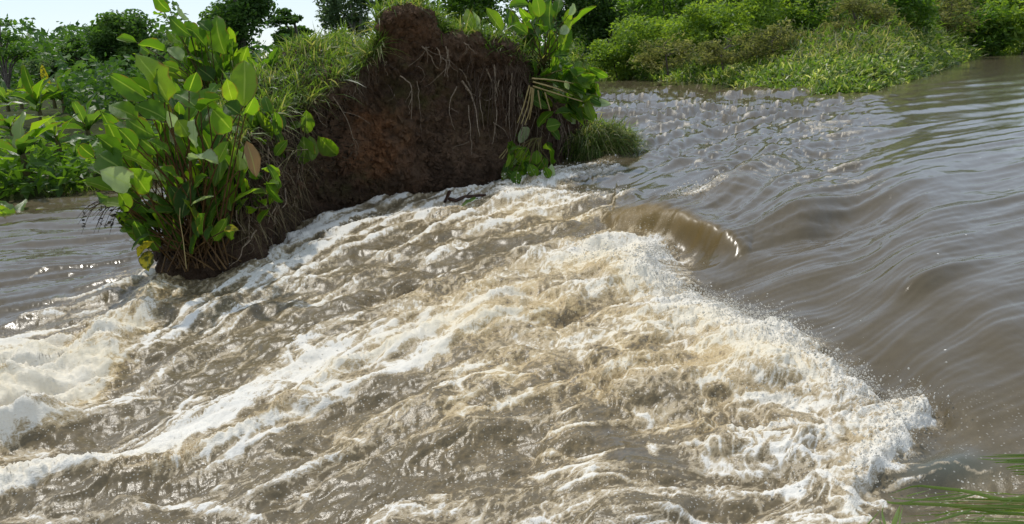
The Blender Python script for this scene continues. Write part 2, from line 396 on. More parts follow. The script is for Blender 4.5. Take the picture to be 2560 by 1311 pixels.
    h += inside * (.075 * sstep(-4, 34, rol) * np.exp(-np.maximum(fd - 20, 0) / 120.0)) + .03 * inside * np.exp(-(fd / 26) ** 2) * pn(X * 8, Y * 8, 131)
    h -= .06 * np.exp(-(np.maximum(-rol, 0) / 60.0) ** 2) * (1 - inside) * smooth_up
    h += sstep(-8, 60, lef) * (.09 + .10 * bil + .10 * (b1 - .3) + .06 * (b2 - .3) + .03 * (b3 - .3) + .012 * fine) + .10 * ridge_m * (1 - .4 * ra) * (1 + .22 * fine)
    h += .09 * side_m * (1 + .25 * fine) + .07 * crest_m * (1 + .22 * fine)
    # the glassy standing wave: long back, steep face towards the camera
    gd, gs, ga = seg_dist(px + 3 * wx, py + 3 * wy, GLASS)
    prof = np.where(gs < 0, np.exp(-(gd / 58) ** 2), np.exp(-(gd / 15) ** 2))
    env = np.maximum(np.sin(np.pi * np.clip(ga * .86 + .14, 0, .999)), 0) ** .8 * np.where((ga <= .001) | (ga >= .999), np.exp(-(gd / 24) ** 2), 1)
    h += (.25 + .010 * s_fin + .012 * s_mid) * prof * env - .10 * np.where(gs > 0, np.exp(-((gd - 42) / 26) ** 2), 0) * env
    glass = prof * env
    curl = np.where(us < 0, np.exp(-(ud / 14) ** 2), np.exp(-(ud / 60) ** 2)) * np.sin(np.pi * np.clip(ua * .8 + .12, 0, 1))
    h += .24 * curl
    # troughs drawn across the smooth water
    for pts, w, a in (([(1860, 622), (2000, 590), (2150, 538), (2330, 490)], 30, -.11), ([(1900, 655), (2060, 632), (2250, 570)], 24, .05), ([(1880, 560), (2000, 500), (2150, 440), (2330, 400), (2560, 360)], 44, .07),
                      ([(2180, 740), (2330, 690), (2500, 640)], 22, .04),
                      ([(1560, 245), (1620, 240), (1700, 236)], 7, .10)):
        d, s, a_ = seg_dist(px + 4 * wx, py + 3 * wy, pts); h += a * np.exp(-(d / w) ** 2) * np.sin(np.pi * np.clip(a_, .02, .98)) ** .7
    d = np.sqrt(((px - 2360) / 150) ** 2 + ((py - 1180) / 52) ** 2); h += .07 * np.exp(-d ** 2 * 1.2)
    weed = np.exp(-d ** 2 * 1.3)
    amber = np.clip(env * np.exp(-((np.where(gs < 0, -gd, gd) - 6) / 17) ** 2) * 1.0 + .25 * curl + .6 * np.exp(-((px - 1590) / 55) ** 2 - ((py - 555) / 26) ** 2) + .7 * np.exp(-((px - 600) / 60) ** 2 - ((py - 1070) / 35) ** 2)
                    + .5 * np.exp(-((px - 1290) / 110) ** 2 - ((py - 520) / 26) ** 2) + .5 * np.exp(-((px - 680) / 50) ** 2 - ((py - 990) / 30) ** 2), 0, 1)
    foam = np.where(glass > .25, foam * (1 - sstep(.25, .6, glass) * .93 * (px > 1560)), foam)
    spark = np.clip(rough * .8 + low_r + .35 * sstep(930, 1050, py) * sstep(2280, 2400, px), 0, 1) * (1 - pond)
    return foam, tan.astype(np.float32), spark.astype(np.float32), amber.astype(np.float32), weed.astype(np.float32), h.astype(np.float32), D

az = np.concatenate([np.linspace(-3.5, -.95, 14)[:-1], np.linspace(-.95, .95, 1130), np.linspace(.95, 3.5, 14)[1:]])
dep = np.concatenate([np.tan(np.radians(np.linspace(.75, 38.0, 500))), np.tan(np.radians(np.linspace(38, 60, 26)))[1:]])
AZ, DP = np.meshgrid(az, dep)
AZ = AZ.ravel(); DP = DP.ravel()
_dirs = np.stack([AZ, np.ones_like(AZ), -DP], -1)
PX, PY = project(CAM + _dirs)
LV = level(PX, PY)
Yw = (CAM_H - LV) / DP; Xw = AZ * Yw
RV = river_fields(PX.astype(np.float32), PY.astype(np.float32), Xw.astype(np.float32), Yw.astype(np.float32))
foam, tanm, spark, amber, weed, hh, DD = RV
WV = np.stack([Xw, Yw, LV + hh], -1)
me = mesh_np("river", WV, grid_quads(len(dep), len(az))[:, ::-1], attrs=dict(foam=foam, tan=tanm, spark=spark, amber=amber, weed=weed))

def river_material():
    M = NT("muddy_water")
    P = M.pos()
    foam = M.attr('foam'); tan = M.attr('tan'); spark = M.attr('spark'); amb = M.attr('amber'); weed = M.attr('weed')
    mp = M.n('ShaderNodeMapping'); mp.inputs['Rotation'].default_value = (0, 0, -FLOW_ANGLE); mp.inputs['Scale'].default_value = (.5, 1, 1); mp.vector_type = 'TEXTURE'
    mp.inputs['Scale'].default_value = (1.8, 1, 1); mp.inputs['Rotation'].default_value = (0, 0, FLOW_ANGLE)
    M.l(P, mp.inputs['Vector']); Q = mp.outputs[0]
    n1 = M.noise(38, 4, .65, Q); n2 = M.noise(110, 2, .6); n3 = M.noise(9, 3, .55)
    def ridge(scale, sharp, dist):
        v = M.noise(scale, 2, .5, Q, dist)
        return M.math('POWER', M.math('SUBTRACT', 1.0, M.math('MULTIPLY', M.math('ABSOLUTE', M.math('SUBTRACT', v, .5)), 2.4), clamp=True), sharp)
    ra = ridge(9, 3.0, 1.2); rb = ridge(22, 2.5, 1.0); rc = ridge(55, 2.0, .6)
    L = M.math('MAXIMUM', M.math('MULTIPLY', ra, .95), M.math('MAXIMUM', M.math('MULTIPLY', rb, .9), M.math('MULTIPLY', rc, .75)))
    L = M.math('ADD', M.math('MULTIPLY', L, .72), M.math('MULTIPLY', n1, .28))
    # cover = where the threads rise above what the foam density asks for
    f = M.math('ADD', M.math('MULTIPLY', foam, 1.0), M.math('MULTIPLY', M.math('SUBTRACT', L, .60), 1.15))
    f = M.math('ADD', f, M.math('MULTIPLY', M.math('SUBTRACT', n2, .5), .22))
    edge = M.ss(foam, .03, .20)
    ff = M.math('MULTIPLY', M.ss(f, .24, .74), edge)
    # flecks and bubbles carried on churned water
    vor = M.n('ShaderNodeTexVoronoi'); vor.inputs['Scale'].default_value = 46; M.l(P, vor.inputs['Vector'])
    pick = M.n('ShaderNodeSeparateColor'); M.l(vor.outputs['Color'], pick.inputs[0])
    fleck = M.math('MULTIPLY', M.ss(vor.outputs['Distance'], .30, .16), M.math('GREATER_THAN', M.math('ADD', pick.outputs[0], M.math('MULTIPLY', n3, .9)), 1.0))
    fleck = M.math('MULTIPLY', M.math('MULTIPLY', fleck, spark), .6)
    vor2 = M.n('ShaderNodeTexVoronoi'); vor2.inputs['Scale'].default_value = 5.0; M.l(P, vor2.inputs['Vector'])
    p2 = M.n('ShaderNodeSeparateColor'); M.l(vor2.outputs['Color'], p2.inputs[0])
    stray = M.math('MULTIPLY', M.ss(vor2.outputs['Distance'], .055, .03), M.math('GREATER_THAN', p2.outputs[0], .78))
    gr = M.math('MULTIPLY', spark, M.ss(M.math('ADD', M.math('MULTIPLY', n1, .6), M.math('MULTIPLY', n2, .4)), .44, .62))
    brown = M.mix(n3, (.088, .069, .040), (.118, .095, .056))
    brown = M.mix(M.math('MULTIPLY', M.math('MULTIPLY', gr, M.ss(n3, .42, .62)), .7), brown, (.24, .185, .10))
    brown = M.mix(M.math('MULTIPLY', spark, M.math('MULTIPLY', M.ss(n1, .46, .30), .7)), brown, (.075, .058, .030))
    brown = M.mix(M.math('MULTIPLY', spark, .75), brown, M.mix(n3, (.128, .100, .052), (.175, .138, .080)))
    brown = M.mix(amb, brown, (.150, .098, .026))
    brown = M.mix(weed, brown, (.10, .105, .08))
    tcol = M.mix(n3, (.30, .195, .075), (.44, .33, .165))
    c = M.mix(M.math('MULTIPLY', tan, M.ss(M.math('ADD', n1, M.math('MULTIPLY', foam, .6)), .35, .85)), brown, tcol)
    cov = M.math('MAXIMUM', M.math('MAXIMUM', ff, fleck), stray)
    half = M.mix(tan, (.36, .30, .205), (.50, .375, .19))
    c = M.mix(M.math('MULTIPLY', M.ss(f, .08, .50), M.ss(foam, .02, .14)), c, half)
    white = M.mix(tan, (.79, .765, .70), (.77, .69, .52))
    wf = M.math('MAXIMUM', M.math('MAXIMUM', M.math('MULTIPLY', M.ss(f, .42, .92), edge), fleck), stray)
    c = M.mix(wf, c, white)
    rough = M.math('ADD', M.math('MULTIPLY', cov, .5), M.math('ADD', M.math('MULTIPLY', amb, .34), M.math('ADD', M.math('MULTIPLY', spark, .20), .12)))
    bh = M.math('ADD', M.math('MULTIPLY', n1, .6), M.math('MULTIPLY', n2, .35))
    bstr = M.math('ADD', M.math('ADD', M.math('MULTIPLY', spark, .22), M.math('MULTIPLY', foam, .6)), .05)
    nrm = M.bump(bh, bstr, .02)
    spec = M.math('SUBTRACT', .5, M.math('MULTIPLY', cov, .3))
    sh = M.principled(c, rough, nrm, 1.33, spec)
    return M.done(sh)
MAT_WATER = river_material()
river = link("river", me, MAT_WATER, kind="structure", label="brown churning river with white foam and a smooth fast tongue")
# ------------------------------------------------------------------ materials for earth and plants
def soil_material():
    M = NT("cut_earth")
    a = M.noise(1.3, 5, .6); b = M.noise(7, 5, .65); c = M.noise(40, 4, .7); d = M.noise(2.6, 3, .6)
    red = M.attr('red'); moss = M.attr('moss')
    base = M.mix(M.ss(a, .35, .65), (.080, .050, .030), (.165, .105, .064))
    base = M.mix(M.ss(b, .42, .7), base, (.17, .103, .062))
    base = M.mix(M.math('MULTIPLY', red, M.ss(b, .25, .6)), base, (.30, .145, .066))
    base = M.mix(M.math('MULTIPLY', moss, M.ss(d, .40, .62)), base, (.095, .080, .028))
    base = M.mix(M.ss(c, .60, .85, 0, .6), base, (.25, .175, .115))
    wet = M.attr('wet'); dark = M.n('ShaderNodeMix', data_type='RGBA', blend_type='MULTIPLY'); M.l(M.math('MULTIPLY', wet, .55), dark.inputs[0]); M.l(base, dark.inputs[6]); dark.inputs[7].default_value = (.35, .33, .33, 1)
    base = dark.outputs[2]
    h = M.math('ADD', M.math('MULTIPLY', b, 1.0), M.math('MULTIPLY', c, .55))
    return M.done(M.principled(base, M.math('SUBTRACT', .92, M.math('MULTIPLY', wet, .5)), M.bump(h, 1.0, .13), 1.4, .25))
def ground_material():
    M = NT("leafy_soil")
    a = M.noise(.9, 5, .6); b = M.noise(6, 4, .6)
    c = M.mix(M.ss(a, .35, .65), (.030, .035, .012), (.050, .062, .018)); c = M.mix(M.ss(b, .55, .8), c, (.055, .056, .026))
    return M.done(M.principled(c, .95, M.bump(b, .8, .1), 1.4, .1))
def leaf_material(name, stops, rnd='attr', transl=.42, tint=(1.35, 1.5, .55), rough=.42, spec=.35, midrib=False, stain=None):
    M = NT(name)
    f = M.attr('rnd') if rnd == 'attr' else M.n('ShaderNodeObjectInfo').outputs['Random']
    c = M.ramp(f, stops)
    nrm = None
    if midrib:
        s = M.attr('lat'); t = M.attr('lon')                                   # across / along the blade
        veins = M.n('ShaderNodeTexWave', wave_type='BANDS'); veins.inputs['Scale'].default_value = 1.0
        cx = M.n('ShaderNodeCombineXYZ')
        M.l(M.math('ADD', M.math('MULTIPLY', t, 9.0), M.math('MULTIPLY', M.math('ABSOLUTE', s), -3.0)), cx.inputs[0])
        M.l(cx.outputs[0], veins.inputs['Vector']); veins.inputs['Distortion'].default_value = .6
        c = M.mix(M.math('MULTIPLY', veins.outputs['Fac'], .16), c, (.16, .24, .05))
        rib = M.ss(M.math('ABSOLUTE', s), .10, .02)
        c = M.mix(M.math('MULTIPLY', rib, .6), c, (.28, .36, .12))
        nz = M.noise(5, 3, .6); c = M.mix(M.ss(nz, .58, .8, 0, .4), c, (.12, .12, .03)); c = M.mix(M.ss(M.noise(16, 3, .7), .66, .72, 0, .8), c, (.11, .075, .035)); c = M.mix(M.math('MULTIPLY', M.ss(M.math('ABSOLUTE', s), .80, 1.0), M.ss(nz, .45, .6)), c, (.13, .085, .035))
        nrm = M.bump(veins.outputs['Fac'], .25, .01)
        if stain: c = M.mix(M.ss(M.noise(9, 3, .6), .48, .6), c, stain)
    p = M.principled(c, rough, nrm, 1.45, spec)
    tr = M.n('ShaderNodeBsdfTranslucent')
    mul = M.n('ShaderNodeMix', data_type='RGBA', blend_type='MULTIPLY'); mul.inputs[0].default_value = 1.0
    M.l(c, mul.inputs[6]); mul.inputs[7].default_value = (*[v * 1.9 for v in tint], 1)
    M.l(mul.outputs[2], tr.inputs['Color'])
    return M.done(M.addmix(transl, p, tr.outputs[0]))
def plain_material(name, c0, c1, scale=20, rough=.8, bump=.5):
    M = NT(name); a = M.noise(scale, 4, .6)
    return M.done(M.principled(M.mix(M.ss(a, .3, .7), c0, c1), rough, M.bump(a, bump, .01), 1.45, .25))

MAT_SOIL = soil_material(); MAT_GROUND = ground_material()
G = [(0.0, (0.026, 0.068, 0.012)), (.45, (0.055, 0.124, 0.017)), (.8, (0.098, 0.182, 0.022)), (1.0, (0.143, 0.215, 0.030))]
MAT_BROAD = leaf_material("broad_leaf", G, 'obj', .52, (1.6, 1.6, .30), .45, .25, True)
MAT_PALE = leaf_material("pale_leaf_underside", [(0, (0.260, 0.325, 0.168)), (1, (0.390, 0.468, 0.264))], 'obj', .3, (1.1, 1.2, .7), .5, .3, True)
MAT_YELLOW = leaf_material("yellowing_leaf", [(0, (0.442, 0.364, 0.024)), (1, (0.520, 0.429, 0.036))], 'obj', .4, (1.2, 1.2, .4), .5, .3, True, (.09, .10, .02))
MAT_DRY = leaf_material("dry_leaf", [(0, (0.208, 0.124, 0.066)), (1, (0.312, 0.208, 0.120))], 'obj', .2, (1.1, 1.0, .7), .8, .15, True)
MAT_GRASS = leaf_material("grass_blade", [(0, (0.045, 0.075, 0.020)), (.35, (0.083, 0.135, 0.025)), (.7, (0.128, 0.187, 0.039)), (.86, (0.179, 0.194, 0.069)), (1, (0.299, 0.269, 0.138))], 'attr', .4, (1.3, 1.4, .5), .45, .35)
MAT_MAT = leaf_material("bank_grass", [(0, (0.049, 0.091, 0.022)), (.3, (0.104, 0.183, 0.037)), (.62, (0.183, 0.250, 0.055)), (.82, (0.281, 0.305, 0.122)), (1, (0.537, 0.525, 0.342))], 'attr', .38, (1.3, 1.35, .5), .4, .4)
MAT_TREE = leaf_material("tree_leaf", [(0, (0.033, 0.071, 0.018)), (.5, (0.062, 0.120, 0.025)), (1, (0.120, 0.191, 0.040))], 'attr', .3, (1.3, 1.5, .5), .5, .3)
MAT_TREE_PALE = leaf_material("grey_green_leaf", [(0, (0.060, 0.100, 0.043)), (.5, (0.100, 0.149, 0.065)), (1, (0.164, 0.216, 0.090))], 'attr', .3, (1.2, 1.3, .7), .5, .3)
MAT_FERN = leaf_material("yellow_green_leaf", [(0, (0.082, 0.146, 0.032)), (.5, (0.171, 0.264, 0.045)), (1, (0.270, 0.359, 0.069))], 'attr', .4, (1.3, 1.25, .35), .5, .3)
MAT_SHRUB = leaf_material("shrub_leaf", [(0, (0.041, 0.087, 0.016)), (.5, (0.092, 0.167, 0.026)), (1, (0.167, 0.254, 0.039))], 'attr', .4, (1.3, 1.4, .4), .45, .35)
MAT_SCRUB = leaf_material("dry_scrub_leaf", [(0, (.060, .074, .028)), (.5, (.145, .150, .060)), (1, (.30, .28, .16))], 'attr', .45, (1.3, 1.35, .6), .6, .2)
MAT_BANANA = leaf_material("banana_leaf", [(0, (0.049, 0.106, 0.024)), (.6, (0.098, 0.171, 0.045)), (1, (0.179, 0.244, 0.075))], 'obj', .38, (1.4, 1.5, .4), .33, .5, True)
MAT_REED = leaf_material("reed_blade", [(0, (.085, .14, .022)), (1, (.16, .22, .05))], "attr", .35, (1.3, 1.4, .5), .35, .5)
MAT_STEM = plain_material("green_stem", (.055, .060, .014), (.115, .090, .025), 8, .5)
MAT_STEM_RED = plain_material("red_brown_stem", (.060, .030, .012), (.115, .065, .020), 8, .55)
MAT_STRAW = plain_material("straw_stem", (.27, .21, .085), (.36, .29, .13), 12, .6)
MAT_ROOT = plain_material("dry_root", (.16, .115, .075), (.30, .24, .17), 30, .85)
MAT_ROOT_DARK = plain_material("dark_root", (.050, .032, .022), (.10, .070, .046), 30, .9)
MAT_BARK = plain_material("bark", (.075, .060, .048), (.17, .145, .12), 5, .9)
MAT_BARK_PALE = plain_material("pale_bark", (.22, .20, .17), (.36, .34, .30), 4, .85)
MAT_WOOD = plain_material("wet_wood", (.020, .012, .009), (.075, .034, .018), 25, .35)
MAT_BLEACHED = plain_material("bleached_wood", (.36, .34, .30), (.52, .50, .45), 20, .8)

# ------------------------------------------------------------------ shape helpers
def cubic(P, n):
    """Catmull-Rom through control points"""
    P = np.asarray(P, float); k = len(P)
    Q = np.vstack([2 * P[0] - P[1], P, 2 * P[-1] - P[-2]])
    t = np.linspace(0, k - 1 - 1e-9, n); i = t.astype(int); f = (t - i)[:, None]
    a, b, c, d = Q[i], Q[i + 1], Q[i + 2], Q[i + 3]
    return .5 * (2 * b + (c - a) * f + (2 * a - 5 * b + 4 * c - d) * f ** 2 + (3 * b - a - 3 * c + d) * f ** 3)
def tube_arrays(P, R, k=5):
    P = np.asarray(P, float); n = len(P); R = np.broadcast_to(np.asarray(R, float), (n,))
    T = np.gradient(P, axis=0); T /= np.linalg.norm(T, axis=1)[:, None] + 1e-9
    ref = np.array([0, 0, 1.0]) if abs(T[:, 2]).mean() < .8 else np.array([1.0, 0, 0])
    A = np.cross(T, ref); A /= np.linalg.norm(A, axis=1)[:, None] + 1e-9; B = np.cross(T, A)
    ph = np.arange(k) * 2 * np.pi / k
    V = P[:, None] + R[:, None, None] * (np.cos(ph)[None, :, None] * A[:, None] + np.sin(ph)[None, :, None] * B[:, None])
    i = np.arange(n - 1)[:, None] * k; j = np.arange(k)[None, :]; j2 = (j + 1) % k
    F = np.stack([i + j, i + j2, i + k + j2, i + k + j], -1).reshape(-1, 4)
    return V.reshape(-1, 3), F
def tubes(name, items, mat, parent=None, **props):
    """several tubes as one mesh; items = (points, radii)"""
    Vs, Fs, o = [], [], 0
    for it in items:
        V, F = tube_arrays(*it); Vs.append(V); Fs.append(F + o); o += len(V)
    return link(name, mesh_np(name, np.vstack(Vs), np.vstack(Fs)), mat, parent, **props)

def blade_mesh(name, base, direc, length, width, droop, rnd, mat, parent=None, seg=3, twist=None, **props):
    """many narrow grass blades, arched, as one mesh"""
    n = len(base); base = np.asarray(base, float); d = np.asarray(direc, float); d = d / np.linalg.norm(d, axis=1)[:, None]
    side = np.cross(d, np.array([0, 0, 1.0]) + .4 * rng.normal(size=(n, 3))); side /= np.linalg.norm(side, axis=1)[:, None] + 1e-9
    V = np.zeros((n, 2 * seg + 1, 3))
    for s in range(seg + 1):
        t = s / seg
        c = base + d * (length * t)[:, None] + np.array([0, 0, -1.0]) * (droop * length * t * t)[:, None]
        w = width * (1 - t ** 1.6) * (.55 + .9 * t * (1 - t) * 2) * .5
        if s < seg: V[:, 2 * s] = c - side * w[:, None]; V[:, 2 * s + 1] = c + side * w[:, None]
        else: V[:, 2 * s] = c
    o = (np.arange(n) * (2 * seg + 1))[:, None]
    Q = np.concatenate([o + np.array([2 * s, 2 * s + 1, 2 * s + 3, 2 * s + 2])[None] for s in range(seg - 1)]) if seg > 1 else None
    T = o + np.array([2 * seg - 2, 2 * seg - 1, 2 * seg])[None]
    me = mesh_np(name, V.reshape(-1, 3), Q, T, True, dict(rnd=np.repeat(rnd, 2 * seg + 1)))
    return link(name, me, mat, parent, **props)

def leaf_cloud(name, C, size, rnd, mat, parent=None, up=.5, aspect=.5, normals=None, **props):
    """many small leaves (folded diamonds of two triangles) spread through a crown, as one mesh"""
    n = len(C); C = np.asarray(C, float)
    a = rng.normal(size=(n, 3)); a[:, 2] *= .6; a /= np.linalg.norm(a, axis=1)[:, None]
    nn = rng.normal(size=(n, 3)) * (1 - up) + np.array([0, 0, up]) if normals is None else normals + .5 * rng.normal(size=(n, 3))
    b = np.cross(nn, a); b /= np.linalg.norm(b, axis=1)[:, None] + 1e-9
    fold = np.cross(a, b)
    s = np.asarray(size)[:, None] * .5
    V = np.stack([C - a * s, C + b * s * aspect + fold * s * .15, C + a * s, C - b * s * aspect + fold * s * .15], 1)
    o = (np.arange(n) * 4)[:, None]
    T = np.concatenate([o + np.array([0, 1, 2]), o + np.array([0, 2, 3])])
    return link(name, mesh_np(name, V.reshape(-1, 3), None, T, False, dict(rnd=np.repeat(rnd, 4))), mat, parent, **props)

# broad leaf blades: length 1 along +Y, width 1 across X, +Z the upper face
def broad_mesh(k, ratio_tip=.5, curl=.25, fold=.22, wave=.03, nr=7, ncw=4):
    r = np.random.default_rng(100 + k)
    t = np.linspace(0, 1, nr + 1); s = np.linspace(-1, 1, ncw + 1)
    w = np.sin(np.pi * t ** ratio_tip_fn(ratio_tip)) ** .62; w[0] = .05; w[-1] = .0
    T, S = np.meshgrid(t, s, indexing='ij')
    Wd = w[:, None] * .5
    X = S * Wd + .04 * np.sin(T * 3 + k)
    Z = fold * np.abs(S) * Wd - curl * T ** 2 + wave * np.sin(T * 14 + 3 * S + k) * np.abs(S) + .02 * r.normal(size=T.shape) * np.abs(S)
    Yy = T - .12 * curl * T ** 2
    V = np.stack([X, Yy, Z], -1).reshape(-1, 3)
    return mesh_np("leaf_blade", V, grid_quads(nr + 1, ncw + 1), attrs=dict(lat=S.ravel(), lon=T.ravel()))
def ratio_tip_fn(x): return .6 + x * .7
BROAD = {}
def broad(kind, mat):
    key = (kind, mat.name)
    if key not in BROAD:
        me = broad_mesh(kind, [.35, .5, .6, .4, .55][kind % 5], [.10, .22, .32, .16, .42][kind % 5], [.25, .35, .15, .5, .3][kind % 5], [.03, .05, .06, .04, .07][kind % 5])
        me.materials.append(mat); BROAD[key] = me
    return BROAD[key]
def put_leaf(parent, base, tip, width, normal, mat, kind, name="leaf", **props):
    """a leaf blade from base to tip (world points), its face turned to normal"""
    o = bpy.data.objects.new(name, broad(kind, mat)); col.objects.link(o)
    base = Vector(base); y = Vector(tip) - base; L = y.length; y.normalize()
    n = Vector(normal); z = (n - y * n.dot(y)).normalized(); x = y.cross(z)
    M4 = Matrix.Identity(4)
    for i in range(3):
        M4[i][0] = x[i] * width; M4[i][1] = y[i] * L; M4[i][2] = z[i] * (L * .6 + width * .4); M4[i][3] = base[i]
    if parent is not None:
        M4 = Matrix.Translation(-parent.location) @ M4; o.parent = parent
    o.matrix_local = M4
    for k, v in props.items(): o[k] = v
    return o
STEMS = {}
def put_stem(parent, P, r0, r1, mat, name="stem", k=5, **props):
    P = np.asarray(P, float)
    if parent is not None: P = P - np.array(parent.location)
    V, F = tube_arrays(P, np.linspace(r0, r1, len(P)), k)
    return link(name, mesh_np(name, V, F), mat, parent, **props)
# ------------------------------------------------------------------ ground sheet, banks, island of cut earth
gr = 900.0
me = mesh_np("ground", [(-gr, -60, -1.6), (gr, -60, -1.6), (gr, 2 * gr, -1.6), (-gr, 2 * gr, -1.6)], [(0, 1, 2, 3)])
link("ground", me, MAT_GROUND, kind="structure", label="dark soil under the river and the banks")

def loft(name, cols, nu, nv, disp, mat, attrs_fn=None, **props):
    """a sheet through control columns (each a list of world points, bottom to top)"""
    C = np.array(cols, float)                                   # (columns, points, 3)
    A = np.stack([cubic(C[:, j], nu) for j in range(C.shape[1])], 1)
    B = np.stack([cubic(A[i], nv) for i in range(nu)], 0)       # (nu, nv, 3)
    du = np.gradient(B, axis=0); dv = np.gradient(B, axis=1)
    N = np.cross(du, dv); N /= np.linalg.norm(N, axis=2)[..., None] + 1e-9
    S = disp(B) if disp else 0
    B2 = B + N * S[..., None] if disp else B
    at_ = attrs_fn(B2) if attrs_fn else {}
    q = grid_quads(nu, nv)
    return link(name, mesh_np(name, B2.reshape(-1, 3), q, attrs={k: v.ravel() for k, v in at_.items()}), mat, **props), B2, N

# columns of the island: (base pixel, rim pixel, steepness run m, back pixel or None, back run)
ISL = [((405, 676), (395, 640), .25, None), ((470, 680), (450, 580), .4, None), ((560, 676), (540, 430), .6, (540, 300)), ((640, 648), (630, 335), .7, (615, 215)),
       ((700, 600), (705, 285), .75, (690, 150)), ((760, 555), (775, 262), .55, (780, 118)), ((850, 522), (868, 205), .45, (850, 92)), ((925, 506), (928, 132), .35, None),
       ((955, 503), (950, 62), .3, None), ((1010, 500), (1005, 42), .28, None), ((1065, 492), (1070, 44), .28, None), ((1100, 488), (1098, 96), .35, None), ((1150, 482), (1150, 106), .4, None),
       ((1210, 476), (1210, 110), .4, None), ((1270, 468), (1285, 134), .4, None), ((1330, 450), (1338, 184), .4, None), ((1400, 428), (1398, 246), .45, None),
       ((1470, 415), (1470, 300), .5, None), ((1545, 412), (1545, 330), .5, None), ((1600, 405), (1600, 372), .4, None)]
cols = []
for (bx, by), (rx_, ry_), run, back in ISL:
    b = onz(np.array(bx), np.array(by), .05)
    below = b + np.array([0, .15, -.9])
    r = at(np.array(rx_), np.array(ry_), b[1] + run)
    hgt = r[2] - b[2]
    m1 = b + (r - b) * .33 + np.array([0, .06 * hgt + .02, 0]); m2 = b + (r - b) * .72 + np.array([0, .10 * hgt, 0])   # hollowed under the turf
    if back:
        t1 = at(np.array(back[0]), np.array(back[1]), r[1] + 2.6); tm = (r + t1) / 2 + np.array([0, 0, .10])
        t2 = t1 + np.array([0, 2.0, -.5]); t3 = t1 + np.array([0, 5.5, -2.9])
    else:
        tm = r + np.array([0, .5, .02 * hgt]); t1 = r + np.array([0, 1.3, -.12 * hgt]); t2 = r + np.array([0, 2.6, -.4 * hgt]); t3 = r + np.array([0, 4.2, -1.25 * hgt - .3])
    cols.append([below, b, m1, m2, r, tm, t1, t2, t3])
def isl_disp(B):
    x, y, z = B[..., 0], B[..., 1], B[..., 2]
    u = x * 1.0 + y * .6
    n = .14 * fbm(u * .9, z * .9, 3, 201) + .13 * (ridged(u * 2.0 + .5 * pn(u, z * 2, 7), z * 1.0, 3, 205) - .6) + .06 * (ridged(u * 5, z * 4.0 + y, 3, 209) - .6) + .045 * fbm(u * 15, z * 13 + y * 9, 3, 215) + .07 * np.abs(pn(u * 3.3, z * 3.7, 219)) + .03 * (ridged(u * 11, z * 3.5 + y, 2, 223) - .6) + .05 * pn(u * .7, z * 6.5, 227) * sstep(.4, 1.2, z)
    return n * sstep(-.6, .3, z + .4)
def isl_attr(B):
    px, py = project(B)
    wob = 45 * fbm(B[..., 0] * 2, B[..., 2] * 2, 3, 231)
    red = np.exp(-((px + wob - 940) / 70) ** 2) * sstep(250, 300, py + wob) * sstep(470, 420, py + wob)
    red = np.maximum(red, .35 * np.exp(-((px + wob - 1000) / 130) ** 2 - ((py - 80) / 60) ** 2))
    moss = np.exp(-((px + wob - 1040) / 90) ** 2 - ((py + wob - 230) / 70) ** 2) + np.exp(-((px + wob - 860) / 90) ** 2 - ((py - 455) / 40) ** 2) + .7 * np.exp(-((px - 1200) / 60) ** 2 - ((py - 280) / 70) ** 2)
    wet = sstep(.75, .15, B[..., 2] + .15 * fbm(B[..., 0] * 3, B[..., 1] * 3, 2, 237))
    return dict(wet=wet.astype(np.float32), red=np.clip(red, 0, 1).astype(np.float32), moss=np.clip(moss, 0, 1).astype(np.float32))
island, ISB, ISN = loft("earth_bank", cols, 440, 270, isl_disp, MAT_SOIL, isl_attr, kind="structure", label="cut bank of dark brown earth standing in the river")

def height_on(B, x, y):
    """nearest point of a lofted sheet's upper side"""
    k = np.argmin((B[..., 0] - x) ** 2 + (B[..., 1] - y) ** 2 - .02 * B[..., 2]); return B.reshape(-1, 3)[k]

# far bank behind the island and the pool on the left
gx = np.concatenate([np.linspace(-160, -16, 24)[:-1], np.linspace(-16, 6, 120)]); gy = np.concatenate([np.linspace(13, 34, 130)[:-1], np.linspace(34, 420, 40)])
GX, GY = np.meshgrid(gx, gy)
shore = np.interp(GX, [-160, -30, -14, -10, -8.6, -7.6, -6.8, -4, 0, 1.2, 2.5], [6, 12, 14.2, 15.4, 15.9, 17.0, 19.0, 21.0, 22.0, 24.0, 30.0])
edge = 1.6 + .0 * GY
lz = -.7 + 1.0 * sstep(-.3, 1.2, GY - shore) + .8 * sstep(1.0, 14, GY - shore) + .12 * fbm(GX * .6, GY * .6, 3, 301) - 2.2 * sstep(0, 3.0, GX - edge)
me = mesh_np("far_bank", np.stack([GX, GY, lz], -1).reshape(-1, 3), grid_quads(len(gy), len(gx)))
link("far_bank", me, MAT_GROUND, kind="structure", label="low overgrown bank beyond the pool on the left")

